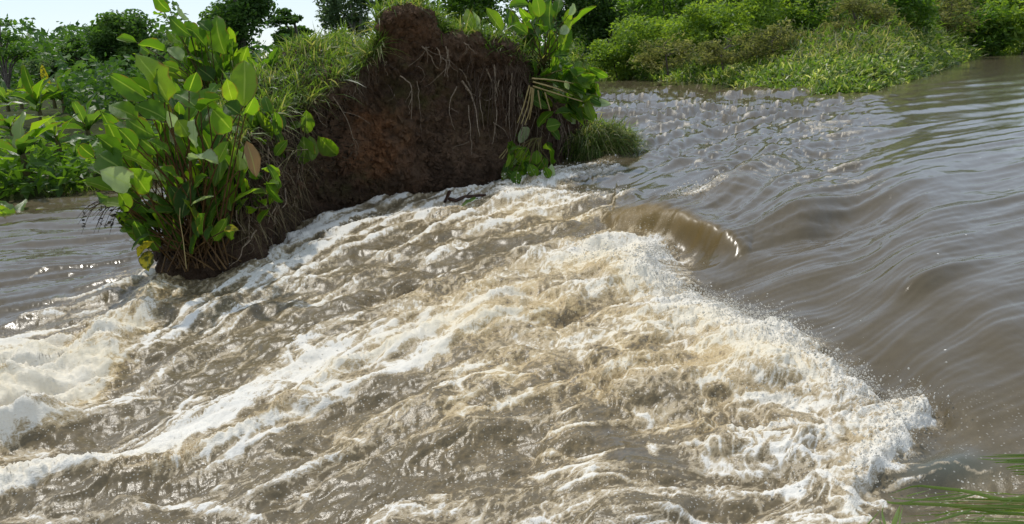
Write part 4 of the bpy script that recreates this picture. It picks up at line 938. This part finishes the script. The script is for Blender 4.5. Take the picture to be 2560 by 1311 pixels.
# ------------------------------------------------------------------ trees, shrubs, far bank plants
def crown_points(n, nclump, clump_r, flat=.8, hollow=.35, seed=0):
    r = np.random.default_rng(seed)
    c = r.normal(size=(nclump, 3)); c /= np.linalg.norm(c, axis=1)[:, None]; c *= (hollow + (1 - hollow) * r.random((nclump, 1)) ** .6); c *= .88
    k = r.integers(0, nclump, n); rad = clump_r * r.uniform(.6, 1.25, nclump)
    g = r.normal(size=(n, 3)); g /= np.linalg.norm(g, axis=1)[:, None]; g *= r.random((n, 1)) ** .45
    g[:, 2] *= flat
    P = c[k] + g * rad[k][:, None]
    return P, c, k, g
def plant_tree(name, label, cat, group, px0, px1, py_top, py_base, Y, mat, n, nclump=26, clump_r=.30, leaf=.35, bark=MAT_BARK, crown_from=.25, trunk_r=.16, base_z=None, flat=.75, seed=1, limbs=7, rshift=0.0, aspect=.5):
    base = at(np.array((px0 + px1) / 2), np.array(float(py_base)), Y); top = at(np.array((px0 + px1) / 2), np.array(float(py_top)), Y)
    if base_z is not None: base[2] = base_z
    w = (px1 - px0 + (36 if cat == 'bush' else 0)) * Y / F0 / 2; H = top[2] - base[2]
    if cat == 'tree': n = int(n * 1.7); nclump = int(nclump * 1.5); clump_r *= 1.45; leaf *= .75
    if cat == 'bush': n = int(n * 1.5); nclump = 40; clump_r *= 1.15; leaf *= 1.25; n = int(n * (.65 if mat == MAT_SCRUB else 1)); px0 -= 18; px1 += 18
    root = empty(name, base, label=label, category=cat, **({'group': group} if group else {}))
    zc = H * (1 + crown_from) / 2; hz = H * (1 - crown_from) / 2
    if cat == 'bush': zc = H * .40; hz = H * .66
    P, c, k, g = crown_points(n, nclump, clump_r, flat, .35, seed)
    S = np.array([w, w * .85, hz]); P = P * S + np.array([0, 0, zc])
    rnd = np.clip(.45 + .25 * np.random.default_rng(seed).normal(size=nclump)[k] * .7 + .2 * g[:, 2] + .18 * rng.normal(size=n), 0, 1)
    leaf_cloud("crown", P, leaf * rng.uniform(.6, 1.3, n), rnd, mat, root, .45, aspect)
    it = [(cubic([(0, 0, -.4), (rng.normal() * .1 * w, 0, H * .3), (rng.normal() * .15 * w, 0, H * .62), (0, 0, H * .9)], 9), np.linspace(trunk_r, trunk_r * .3, 9))]
    link("trunk", mesh_np("trunk", *tube_arrays(*it[0], k=7)), bark, root)
    lim = []
    for j in range(limbs):
        e = c[j % nclump] * S * .85 + np.array([0, 0, zc]); s0 = np.array([0, 0, max(H * .2, min(e[2] * .75, H * .7))])
        lim.append((cubic([s0, (s0 + e) / 2 + np.array([0, 0, .06 * H]), e], 6), np.linspace(trunk_r * .45, trunk_r * .12, 6)))
    if lim: tubes("limb", lim, bark, root, kind="stuff")
    return root
BT = "trees beyond the island and the pool"
plant_tree("tree", "big rounded tree against the sky left of the tall dark clump", "tree", BT, 240, 432, 12, 222, 46, MAT_TREE, 5200, 30, .26, .34, seed=3, crown_from=.12)
plant_tree("tree", "dense dark tree cut by the top edge, left of the narrow gap of sky", "tree", BT, 525, 705, -110, 190, 38, MAT_TREE, 6000, 34, .26, .30, seed=4, crown_from=.12)
plant_tree("tree", "open flat-topped tree between the dark tree and the narrow gap of sky", "tree", BT, 680, 812, 14, 190, 43, MAT_TREE, 3000, 22, .24, .32, seed=5, crown_from=.2, flat=.45)
plant_tree("tree", "airy grey-green tree just right of the narrow gap of sky", "tree", BT, 812, 975, -120, 170, 50, MAT_TREE_PALE, 4200, 32, .24, .36, seed=6, crown_from=.12, bark=MAT_BARK_PALE)
plant_tree("tree", "leafy green tree directly behind the earth knob, with a pale trunk", "tree", BT, 945, 1110, -150, 130, 34, MAT_SHRUB, 4200, 28, .28, .28, seed=7, crown_from=.1, bark=MAT_BARK_PALE, trunk_r=.22)
plant_tree("tree", "green tree with a thick pale trunk in the notch between knob and paddle leaves", "tree", BT, 1080, 1300, -150, 140, 36, MAT_SHRUB, 4600, 30, .28, .28, seed=8, crown_from=.12, bark=MAT_BARK_PALE, trunk_r=.24)
plant_tree("tree", "black-green tree in shade behind the paddle leaves right of the knob", "tree", BT, 1290, 1480, -180, 150, 58, MAT_TREE, 5200, 34, .27, .42, seed=9, crown_from=.05)
plant_tree("tree", "dark tree at the bend of the river, left of the yellow-green bushes", "tree", BT, 1420, 1600, -160, 160, 60, MAT_TREE, 5200, 34, .27, .42, seed=10, crown_from=.02)
plant_tree("tree", "dark tree topping the yellow-green bushes at the upper edge", "tree", BT, 1560, 1800, -190, 90, 66, MAT_TREE, 4800, 34, .27, .46, seed=12, crown_from=.02)
plant_tree("tree", "pale airy tree low on the skyline, second from the left edge", "tree", BT, 72, 176, 136, 215, 75, MAT_TREE_PALE, 1500, 20, .26, .42, seed=13, crown_from=.15)
plant_tree("tree", "small dark tree with a pointed top left of the big rounded tree", "tree", BT, 160, 262, 84, 225, 60, MAT_TREE, 1700, 20, .24, .38, seed=14, crown_from=.15)
plant_tree("tree", "grey-green tree half hidden behind the top left leaves", "tree", BT, 385, 545, 70, 240, 44, MAT_TREE_PALE, 3000, 26, .27, .32, seed=15, crown_from=.1)
# slender umbrella tree at the left edge
b = at(np.array(14.), np.array(200.), 55.0)
ut = empty("umbrella_tree", b, label="slender umbrella tree with flat tufts of leaves against the sky at the left edge", category="tree", group=BT)
st, tufts = [], []
for (x0, x1, y1) in ((8, 22, 96), (4, -2, 110), (10, 26, 134), (16, 62, 138), (20, 58, 128), (6, 0, 60), (2, -30, 90), (5, -45, 120)):
    e = at(np.array(float(x1)), np.array(float(y1)), 55 + rng.normal() * .8) - b
    st.append((cubic([(rng.normal() * .1, 0, -.5), e * .5 + np.array([.1 * e[0] * -1, 0, .15]), e], 7), np.linspace(.07, .03, 7))); tufts.append(e)
link("trunk", mesh_np("trunk", *tube_arrays(*st[0], k=6)), MAT_BARK, ut); tubes("limb", st[1:], MAT_BARK, ut, kind="stuff")
C = np.vstack([t + rng.normal(size=(85, 3)) * np.array([.55, .5, .14]) for t in tufts]); leaf_cloud("crown", C, rng.uniform(.3, .6, len(C)), rng.random(len(C)), MAT_TREE, ut, .8)

# far wood on the left horizon
k = 22000; px = rng.uniform(-500, 560, k); Yf = rng.uniform(70, 170, k); hgt = (6.0 + 2.2 * fbm(px / 60, Yf / 40, 3, 501)) * rng.random(k) ** .7
P = at(px, np.full(k, 200.0), Yf); P[:, 2] = .9 + hgt
leaf_cloud("far_forest", P, rng.uniform(.5, 1.1, k) * Yf / 100, np.clip(.4 + .3 * fbm(px / 25, Yf / 9, 2, 505) + .2 * rng.normal(size=k), 0, 1), MAT_TREE, None, .5, .6, kind="stuff", label="distant dark wood along the left horizon")
k = 14000; px = rng.uniform(150, 1420, k); Yf = rng.uniform(25, 34, k); P = at(px, np.full(k, 200.0), Yf); P[:, 2] = .3 + rng.random(k) * (2.3 + 1.0 * fbm(px / 70, Yf, 2, 511))
leaf_cloud("undergrowth", P, rng.uniform(.16, .40, k), np.clip(.4 + .3 * fbm(px / 30, Yf * .6, 2, 515) + .2 * rng.normal(size=k), 0, 1), MAT_TREE, None, .5, .55, kind="stuff", label="dark undergrowth on the bank behind the island")

# banana-like plants crowding the left bank
def left_ground(x, y):
    i = np.argmin(np.abs(gx - x)); j = np.argmin(np.abs(gy - y)); return lz[j, i]
BAN = [((64, 432), 9, 1.0, "large-leaved plant with long drooping fronds at the water's edge, near the left edge"),
       ((18, 470), 8, .8, "low large-leaved plant touching the pool at the far left edge"),
       ((112, 352), 9, 1.0, "large-leaved plant with one furled yellow-green leaf standing upright"),
       ((172, 330), 8, 1.1, "large-leaved plant with arching grey-green fronds behind the bright grass patch"),
       ((232, 300), 8, 1.1, "large-leaved plant half hidden by the leaning clump's upper leaves"),
       ((2, 345), 8, 1.0, "large-leaved plant with a bright upright leaf at the left edge, midway up the bank"),
       ((62, 305), 8, 1.0, "large-leaved plant in the back row, behind the furled-leaf one"),
       ((140, 285), 8, 1.0, "large-leaved plant in the back row with a bent yellow leaf"),
       ((196, 270), 7, 1.0, "farthest large-leaved plant, below the small dark pointed tree"),
       ((20, 275), 7, 1.0, "farthest large-leaved plant at the left edge, under the umbrella tree"),
       ((225, 372), 8, .9, "large-leaved plant right behind the tips of the leaning clump"),
       ((150, 395), 7, .8, "small large-leaved plant rising from the bright grass patch"),
       ((40, 385), 8, .9, "front-row large-leaved plant between the two at the water's edge"), ((285, 255), 8, 1.1, "large-leaved plant seen between the leaning clump and the rounded tree"), ((-60, 420), 8, 1.0, "large-leaved plant just outside the left edge of the pool bank")]
for i, ((px, py), n, s, lab) in enumerate(BAN):
    p = onz(np.array(float(px)), np.array(float(py)), .45)
    if p[1] > 40: p = at(np.array(float(px)), np.array(float(py)), 34.0)
    p[2] = left_ground(p[0], p[1]) - .05
    root = empty("banana_plant", p, label=lab, category="plant", group="large-leaved plants on the left bank")
    put_stem(root, np.array([p, p + np.array([.03, 0, .35 * s]), p + np.array([.0, .02, .7 * s])]), .09 * s, .05 * s, MAT_STEM, "stem", 7)
    for k in range(n):
        a = k * 2.4 + rng.normal() * .3; el = rng.uniform(.25, 1.2); L = rng.uniform(.85, 1.25) * s
        d = np.array([math.cos(a) * math.cos(el), math.sin(a) * math.cos(el) - .15, math.sin(el)])
        b = p + np.array([0, 0, rng.uniform(.4, .72) * s])
        put_leaf(root, b, b + d * L, rng.uniform(.26, .36) * s, np.array([-d[0] * .5, -d[1] * .5 - .3, 1.0]) + rng.normal(size=3) * .25, MAT_BANANA if k % 4 else MAT_BROAD, 4 if k % 3 else 2)
    if i in (2, 5, 7):
        b = p + np.array([0, 0, .8 * s]); put_leaf(root, b, b + np.array([-.18, 0, 1.15 * s]), .30 * s, np.array([.3, -1, .2]), MAT_YELLOW if i == 7 else MAT_BROAD, 3)
k = 12000; px = rng.uniform(-260, 420, k); py = 245 + 245 * rng.random(k) ** 1.2 - .05 * px
P = onz(px, np.maximum(py, 232), .3); P[:, 1] = np.minimum(P[:, 1], 45)
ok = P[:, 1] > np.interp(P[:, 0], [-160, -30, -14, -10, -8.6, -7.6, -6.8, -4], [6, 12, 14.2, 15.4, 15.9, 17.0, 19.0, 21.0]) + .1; P = P[ok]; k = len(P)
P[:, 2] = .1 + rng.random(k) * (.55 + .3 * fbm(P[:, 0], P[:, 1], 2, 521)) + .02 * (P[:, 1] - 15)
leaf_cloud("undergrowth", P, rng.uniform(.14, .46, k), np.clip(.5 + .35 * fbm(P[:, 0] * .8, P[:, 1] * .8, 2, 525) + .2 * rng.normal(size=k), 0, 1), MAT_SHRUB, None, .5, .4, kind="stuff", label="leafy ground cover between the large-leaved plants on the left bank")
k = 2600; px = rng.uniform(112, 235, k); py = rng.uniform(400, 478, k) - .12 * (px - 110); P = onz(px, py, .15); P[:, 2] = .02
blade_mesh("grass", P, np.array([0, 0, 1]) + rng.normal(size=(k, 3)) * .4, rng.uniform(.2, .5, k), rng.uniform(.015, .03, k), rng.uniform(.2, .7, k), rng.uniform(.45, .85, k), MAT_GRASS, None, 3, kind="stuff", label="bright green grass patch at the edge of the left pool")

# ------------------------------------------------------------------ right bank
nu, nv = RBB.shape[:2]
def on_rb(n, u0, u1, v0, v1, pw=1.0):
    u = rng.uniform(u0, u1, n) / (len(RB) - 1) * (nu - 1); v = (v0 + (v1 - v0) * rng.random(n) ** pw) / 5 * (nv - 1)
    ui = u.astype(int); vi = v.astype(int); P = RBB[ui, vi].copy()
    return P + rng.normal(size=P.shape) * np.array([.15, .12, 0])
P = np.vstack([on_rb(8000, 0, 4.5, .98, 2.2), on_rb(9000, 4, 12, .98, 2.1), on_rb(9000, 4, 9, .97, 2.0), on_rb(2600, 0, 12, .95, 1.1)]); k = len(P)
cl = fbm(P[:, 0] * .9, P[:, 1] * .9, 3, 601); sc_l = np.clip(P[:, 1] / 26, .8, 1.8)
dd = np.array([0, -.35, .55]) + rng.normal(size=(k, 3)) * .6; dd[:, 2] = np.abs(dd[:, 2]) * .9 + .05
P[:, 2] += rng.random(k) * .22 - .04
blade_mesh("bank_grass", P, dd, rng.uniform(.20, .46, k) * sc_l, rng.uniform(.045, .095, k) * sc_l, rng.uniform(.1, .8, k), np.clip(.50 + .26 * cl + .30 * rng.normal(size=k), 0, 1), MAT_MAT, None, 2,
           kind="stuff", label="low leafy water grass floating along the right shore")
P = on_rb(9000, 0, 12, 1.8, 3.6); k = len(P); sc_l = np.clip(P[:, 1] / 26, .8, 2); P[:, 2] += rng.random(k) * .5
blade_mesh("bank_weeds", P, np.array([0, -.2, .6]) + rng.normal(size=(k, 3)) * .5, rng.uniform(.3, .7, k) * sc_l, rng.uniform(.05, .10, k) * sc_l, rng.uniform(.2, .8, k), np.clip(.4 + .3 * fbm(P[:, 0] * .5, P[:, 1] * .5, 2, 611) + .2 * rng.normal(size=k), 0, 1), MAT_GRASS, None, 2,
           kind="stuff", label="tall weeds covering the slope above the water grass")
SH = [(1485, 1600, 62, 168, 44, 'fern', .16, 3000, "yellow-green feathery bush at the left end of the right bank, nearest the bend"),
      (1570, 1720, 30, 140, 42, 'fern', .16, 3600, "yellow-green feathery bush, second from the bend"),
      (1690, 1840, 0, 120, 38, 'fern', .15, 3600, "yellow-green feathery bush in the middle of the feathery row"),
      (1800, 1990, -40, 100, 36, 'fern', .14, 3600, "tallest yellow-green bush reaching the top edge"),
      (1600, 1740, 92, 158, 36, 'scrub', .13, 1500, "low dry grey-brown scrub below the feathery bushes on the bend side"),
      (1735, 1880, 84, 142, 33, 'scrub', .13, 1600, "low dry scrub with pale leaves below the middle feathery bush"),
      (1870, 2010, 50, 122, 33, 'scrub', .13, 1500, "dry tangled scrub above the widest part of the water grass"),
      (1960, 2110, -50, 70, 36, 'shrub', .15, 2600, "fresh green shrub at the top edge right of the tallest yellow-green bush"),
      (2070, 2210, -30, 76, 33, 'scrub', .14, 2200, "grey dry thicket at the top edge right of centre of the bank"),
      (2180, 2330, -50, 70, 36, 'shrub', .15, 2600, "green shrub beside the grey thicket at the top edge"),
      (2290, 2420, -40, 82, 42, 'scrub', .17, 2000, "brownish scrub above the point where the water grass ends"),
      (2390, 2510, 10, 122, 44, 'shrub', .20, 2400, "dark green bush overhanging the brown water beside the bleached twigs"),
      (2470, 2640, -30, 112, 44, 'fern', .22, 2600, "bright green feathery bush at the right edge above the water"),
      (2390, 2560, -110, 30, 55, 'shrub', .24, 2400, "green shrub filling the top right corner"), (2600, 2800, -40, 105, 48, 'shrub', .22, 2000, "green bush just beyond the right edge"),
      (1560, 1760, -80, 50, 55, 'shrub', .22, 2600, "mid green shrub behind the feathery row near the bend"), (1760, 1980, -120, 20, 52, 'fern', .20, 2600, "yellowish shrub behind the tallest feathery bush"),
      (2000, 2250, -130, 10, 50, 'shrub', .2, 2400, "green shrub high on the slope behind the grey thicket"), (2230, 2420, -120, 0, 52, 'shrub', .22, 2200, "green shrub high on the slope above the brownish scrub")]
MM = dict(fern=MAT_FERN, scrub=MAT_SCRUB, shrub=MAT_SHRUB)
for i, (x0, x1, y0, y1, Y, kd, lf, n, lab) in enumerate(SH):
    plant_tree("bush", lab, "bush", "bushes on the right bank", x0, x1, y0, y1 + 8, Y, MM[kd], n, 20, .34, lf * 1.25, MAT_BARK, .0, .05, flat=.8, seed=40 + i, limbs=5, aspect=.42 if kd != 'scrub' else .3)
P = np.vstack([on_rb(2600, 1, 8, 1.6, 2.6), on_rb(1500, 5, 11, 1.7, 2.9)]); k = len(P); P[:, 2] += rng.random(k) * .4
blade_mesh("dry_weeds", P, np.array([0, -.3, .6]) + rng.normal(size=(k, 3)) * .6, rng.uniform(.3, .8, k), rng.uniform(.03, .07, k), rng.uniform(.2, 1.0, k), rng.uniform(.45, 1, k), MAT_SCRUB, None, 2, kind="stuff", label="dry grey-green weeds between the bushes and the water grass")
# bleached twigs at the water's edge
b = at(np.array(2490.), np.array(120.), 46.0); bt = empty("dead_branch", b, label="bleached dead twigs at the water's edge under the dark bush on the right", category="branch")
for A, B, C in (((2486, 118), (2494, 104), (2497, 96)), ((2496, 120), (2510, 115), (2528, 114)), ((2520, 112), (2522, 100), (2519, 92)), ((2560, 114), (2550, 106), (2545, 100))):
    put_stem(bt, cubic([at(np.array(float(x)), np.array(float(y)), 45.4) for x, y in (A, B, C)], 6), .045, .03, MAT_BLEACHED, "twig")

MAT_STRAWLEAF = leaf_material("straw_blade", [(0, (.16, .12, .05)), (1, (.30, .25, .12))], 'attr', .3, (1.1, 1.1, .6), .6, .2)
# ------------------------------------------------------------------ flattened reeds in the bottom right corner
Z6 = 5.675
def ribbon(parent, pts, w, mat, z=.15, name="blade"):
    w = w * 1.0
    P = cubic([onz(np.array(2160 + x / Z6), np.array(1080 + y / Z6), z + .05 * math.sin(1.0 + i)) for i, (x, y) in enumerate(pts)], 12)
    t = np.linspace(0, 1, 12); T = np.gradient(P, axis=0); T /= np.linalg.norm(T, axis=1)[:, None]
    v = CAM - P; S = np.cross(T, v + rng.normal(size=3) * 1.2); S /= np.linalg.norm(S, axis=1)[:, None]; N = np.cross(S, T)
    wd = (w / Z6 * P[:, 1].mean() / F0 * .5 * (1 - t ** 3) * (.5 + .5 * np.minimum(t * 5 + .4, 1)))[:, None]
    P = P - np.array(parent.location)
    V = np.stack([P - S * wd, P + N * wd * .35, P + S * wd], 1).reshape(-1, 3)
    return link(name, mesh_np("blade", V, grid_quads(12, 3), attrs=dict(rnd=np.full(36, rng.uniform(.2, .8)))), mat, parent)
r1_ = empty("reed_clump", onz(np.array(2575.), np.array(1160.), .05), label="small tuft of flattened green reeds pushing in from the right edge, the upper of two", category="reeds", group="flattened reeds")
for p in ([(2420, 345), (2000, 355), (1600, 345)], [(2420, 385), (1900, 400), (1580, 378)], [(2420, 440), (2050, 435), (1800, 430)], [(2420, 478), (2150, 490), (1990, 518)], [(2420, 520), (2200, 522), (2000, 535)], [(2420, 600), (2250, 602), (2100, 598)], [(2420, 325), (2050, 330), (1800, 328)], [(2420, 560), (2250, 565), (2060, 560)], [(2420, 410), (2100, 415), (1850, 445)]):
    ribbon(r1_, p, rng.uniform(22, 40), MAT_REED, .17)
r2_ = empty("reed_clump", onz(np.array(2580.), np.array(1270.), .05), label="long flattened reed blades swept left across the bottom right corner, the lower of two", category="reeds", group="flattened reeds")
for p, w in (([(2420, 975), (1950, 960), (1500, 850), (1000, 790), (700, 772), (330, 900)], 52), ([(2420, 925), (2200, 930), (1950, 945)], 46), ([(2420, 1085), (1700, 1070), (1000, 1030), (400, 1010), (320, 965)], 54), ([(2420, 1065), (1800, 1050), (1400, 1082)], 44),
             ([(2420, 1175), (1900, 1140), (1500, 1092), (1100, 1040), (900, 1010)], 40), ([(2420, 1120), (2100, 1100), (1850, 1085)], 56), ([(1560, 890), (1200, 955), (700, 962), (340, 930)], 34), ([(1520, 1108), (1200, 1212), (900, 1280), (500, 1302)], 40),
             ([(300, 1330), (262, 1150), (282, 1020)], 46), ([(410, 1340), (470, 1180), (512, 1040)], 66), ([(40, 1330), (120, 1240), (235, 1105)], 22), ([(240, 1330), (225, 1240), (208, 1165)], 22), ([(1900, 1080), (2100, 970), (2320, 885)], 20), ([(1590, 1265), (1660, 1230), (1725, 1185)], 34),
             ([(600, 915), (760, 870), (930, 828)], 20), ([(2420, 1250), (1700, 1222), (1250, 1232)], 26), ([(2420, 1300), (1900, 1300), (1500, 1290), (1200, 1300)], 44), ([(2420, 1010), (1900, 1000), (1300, 985), (900, 1000)], 30), ([(1000, 1200), (1250, 1130), (1500, 1100)], 20), ([(500, 1330), (520, 1180), (560, 1060)], 24),
             ([(2420, 1140), (2000, 1120), (1500, 1105)], 24), ([(1400, 870), (1000, 930), (600, 1000), (350, 1030)], 22)):
    ribbon(r2_, p, w * 1.1, MAT_REED)
for k in range(24):
    y0 = rng.uniform(900, 1310); x1 = rng.uniform(300, 1700); ribbon(r2_, [(2420, y0 + rng.uniform(-30, 40)), ((2420 + x1) / 2, y0 + rng.uniform(-70, 20)), (x1, y0 + rng.uniform(-60, 60))], rng.uniform(8, 22), MAT_STRAWLEAF if k % 2 == 0 else MAT_REED, rng.uniform(.08, .17))

# ------------------------------------------------------------------ spray thrown up along the breaking edges
fm = DD.copy()
ok = (WV[:, 1] < 17) & (AZ > -.9) & (AZ < .9)
wgt = np.where(ok, np.clip(DD - .5, 0, 1) ** 1.2 * WV[:, 1] ** 2, 0)
fdx, _, _ = seg_dist(PX.astype(np.float32), PY.astype(np.float32), FRONT); wgt = wgt * (1 + 4 * np.exp(-(fdx / 35) ** 2))
wgt = wgt * (PX > 420)
k = 9000; idx = rng.choice(len(WV), k, p=wgt / wgt.sum())
C = WV[idx] + np.stack([rng.normal(size=k) * .06, rng.normal(size=k) * .06, .01 + rng.exponential(.035, k)], -1)
R = (.0016 + rng.gamma(1.6, .0017, k)) * np.clip(WV[idx, 1] / 8, .7, 1.5)
oc = np.array([(1, 0, 0), (-1, 0, 0), (0, 1, 0), (0, -1, 0), (0, 0, 1), (0, 0, -1)], float); of = np.array([(0, 2, 4), (2, 1, 4), (1, 3, 4), (3, 0, 4), (2, 0, 5), (1, 2, 5), (3, 1, 5), (0, 3, 5)])
st_ = rng.uniform(.7, 1.8, (k, 1, 3)) ; V = C[:, None] + oc[None] * R[:, None, None] * st_
T = (np.arange(k) * 6)[:, None, None] + of[None]
MD = NT("spray_drop")
_tr = MD.n('ShaderNodeBsdfTranslucent'); _tr.inputs['Color'].default_value = (.80, .78, .72, 1)
link("water_spray", mesh_np("water_spray", V.reshape(-1, 3), None, T.reshape(-1, 3)), MD.done(MD.addmix(.55, MD.principled((.78, .76, .70), .35, None, 1.33, .4), _tr.outputs[0])), kind="stuff", label="drops of spray thrown up along the breaking foam")
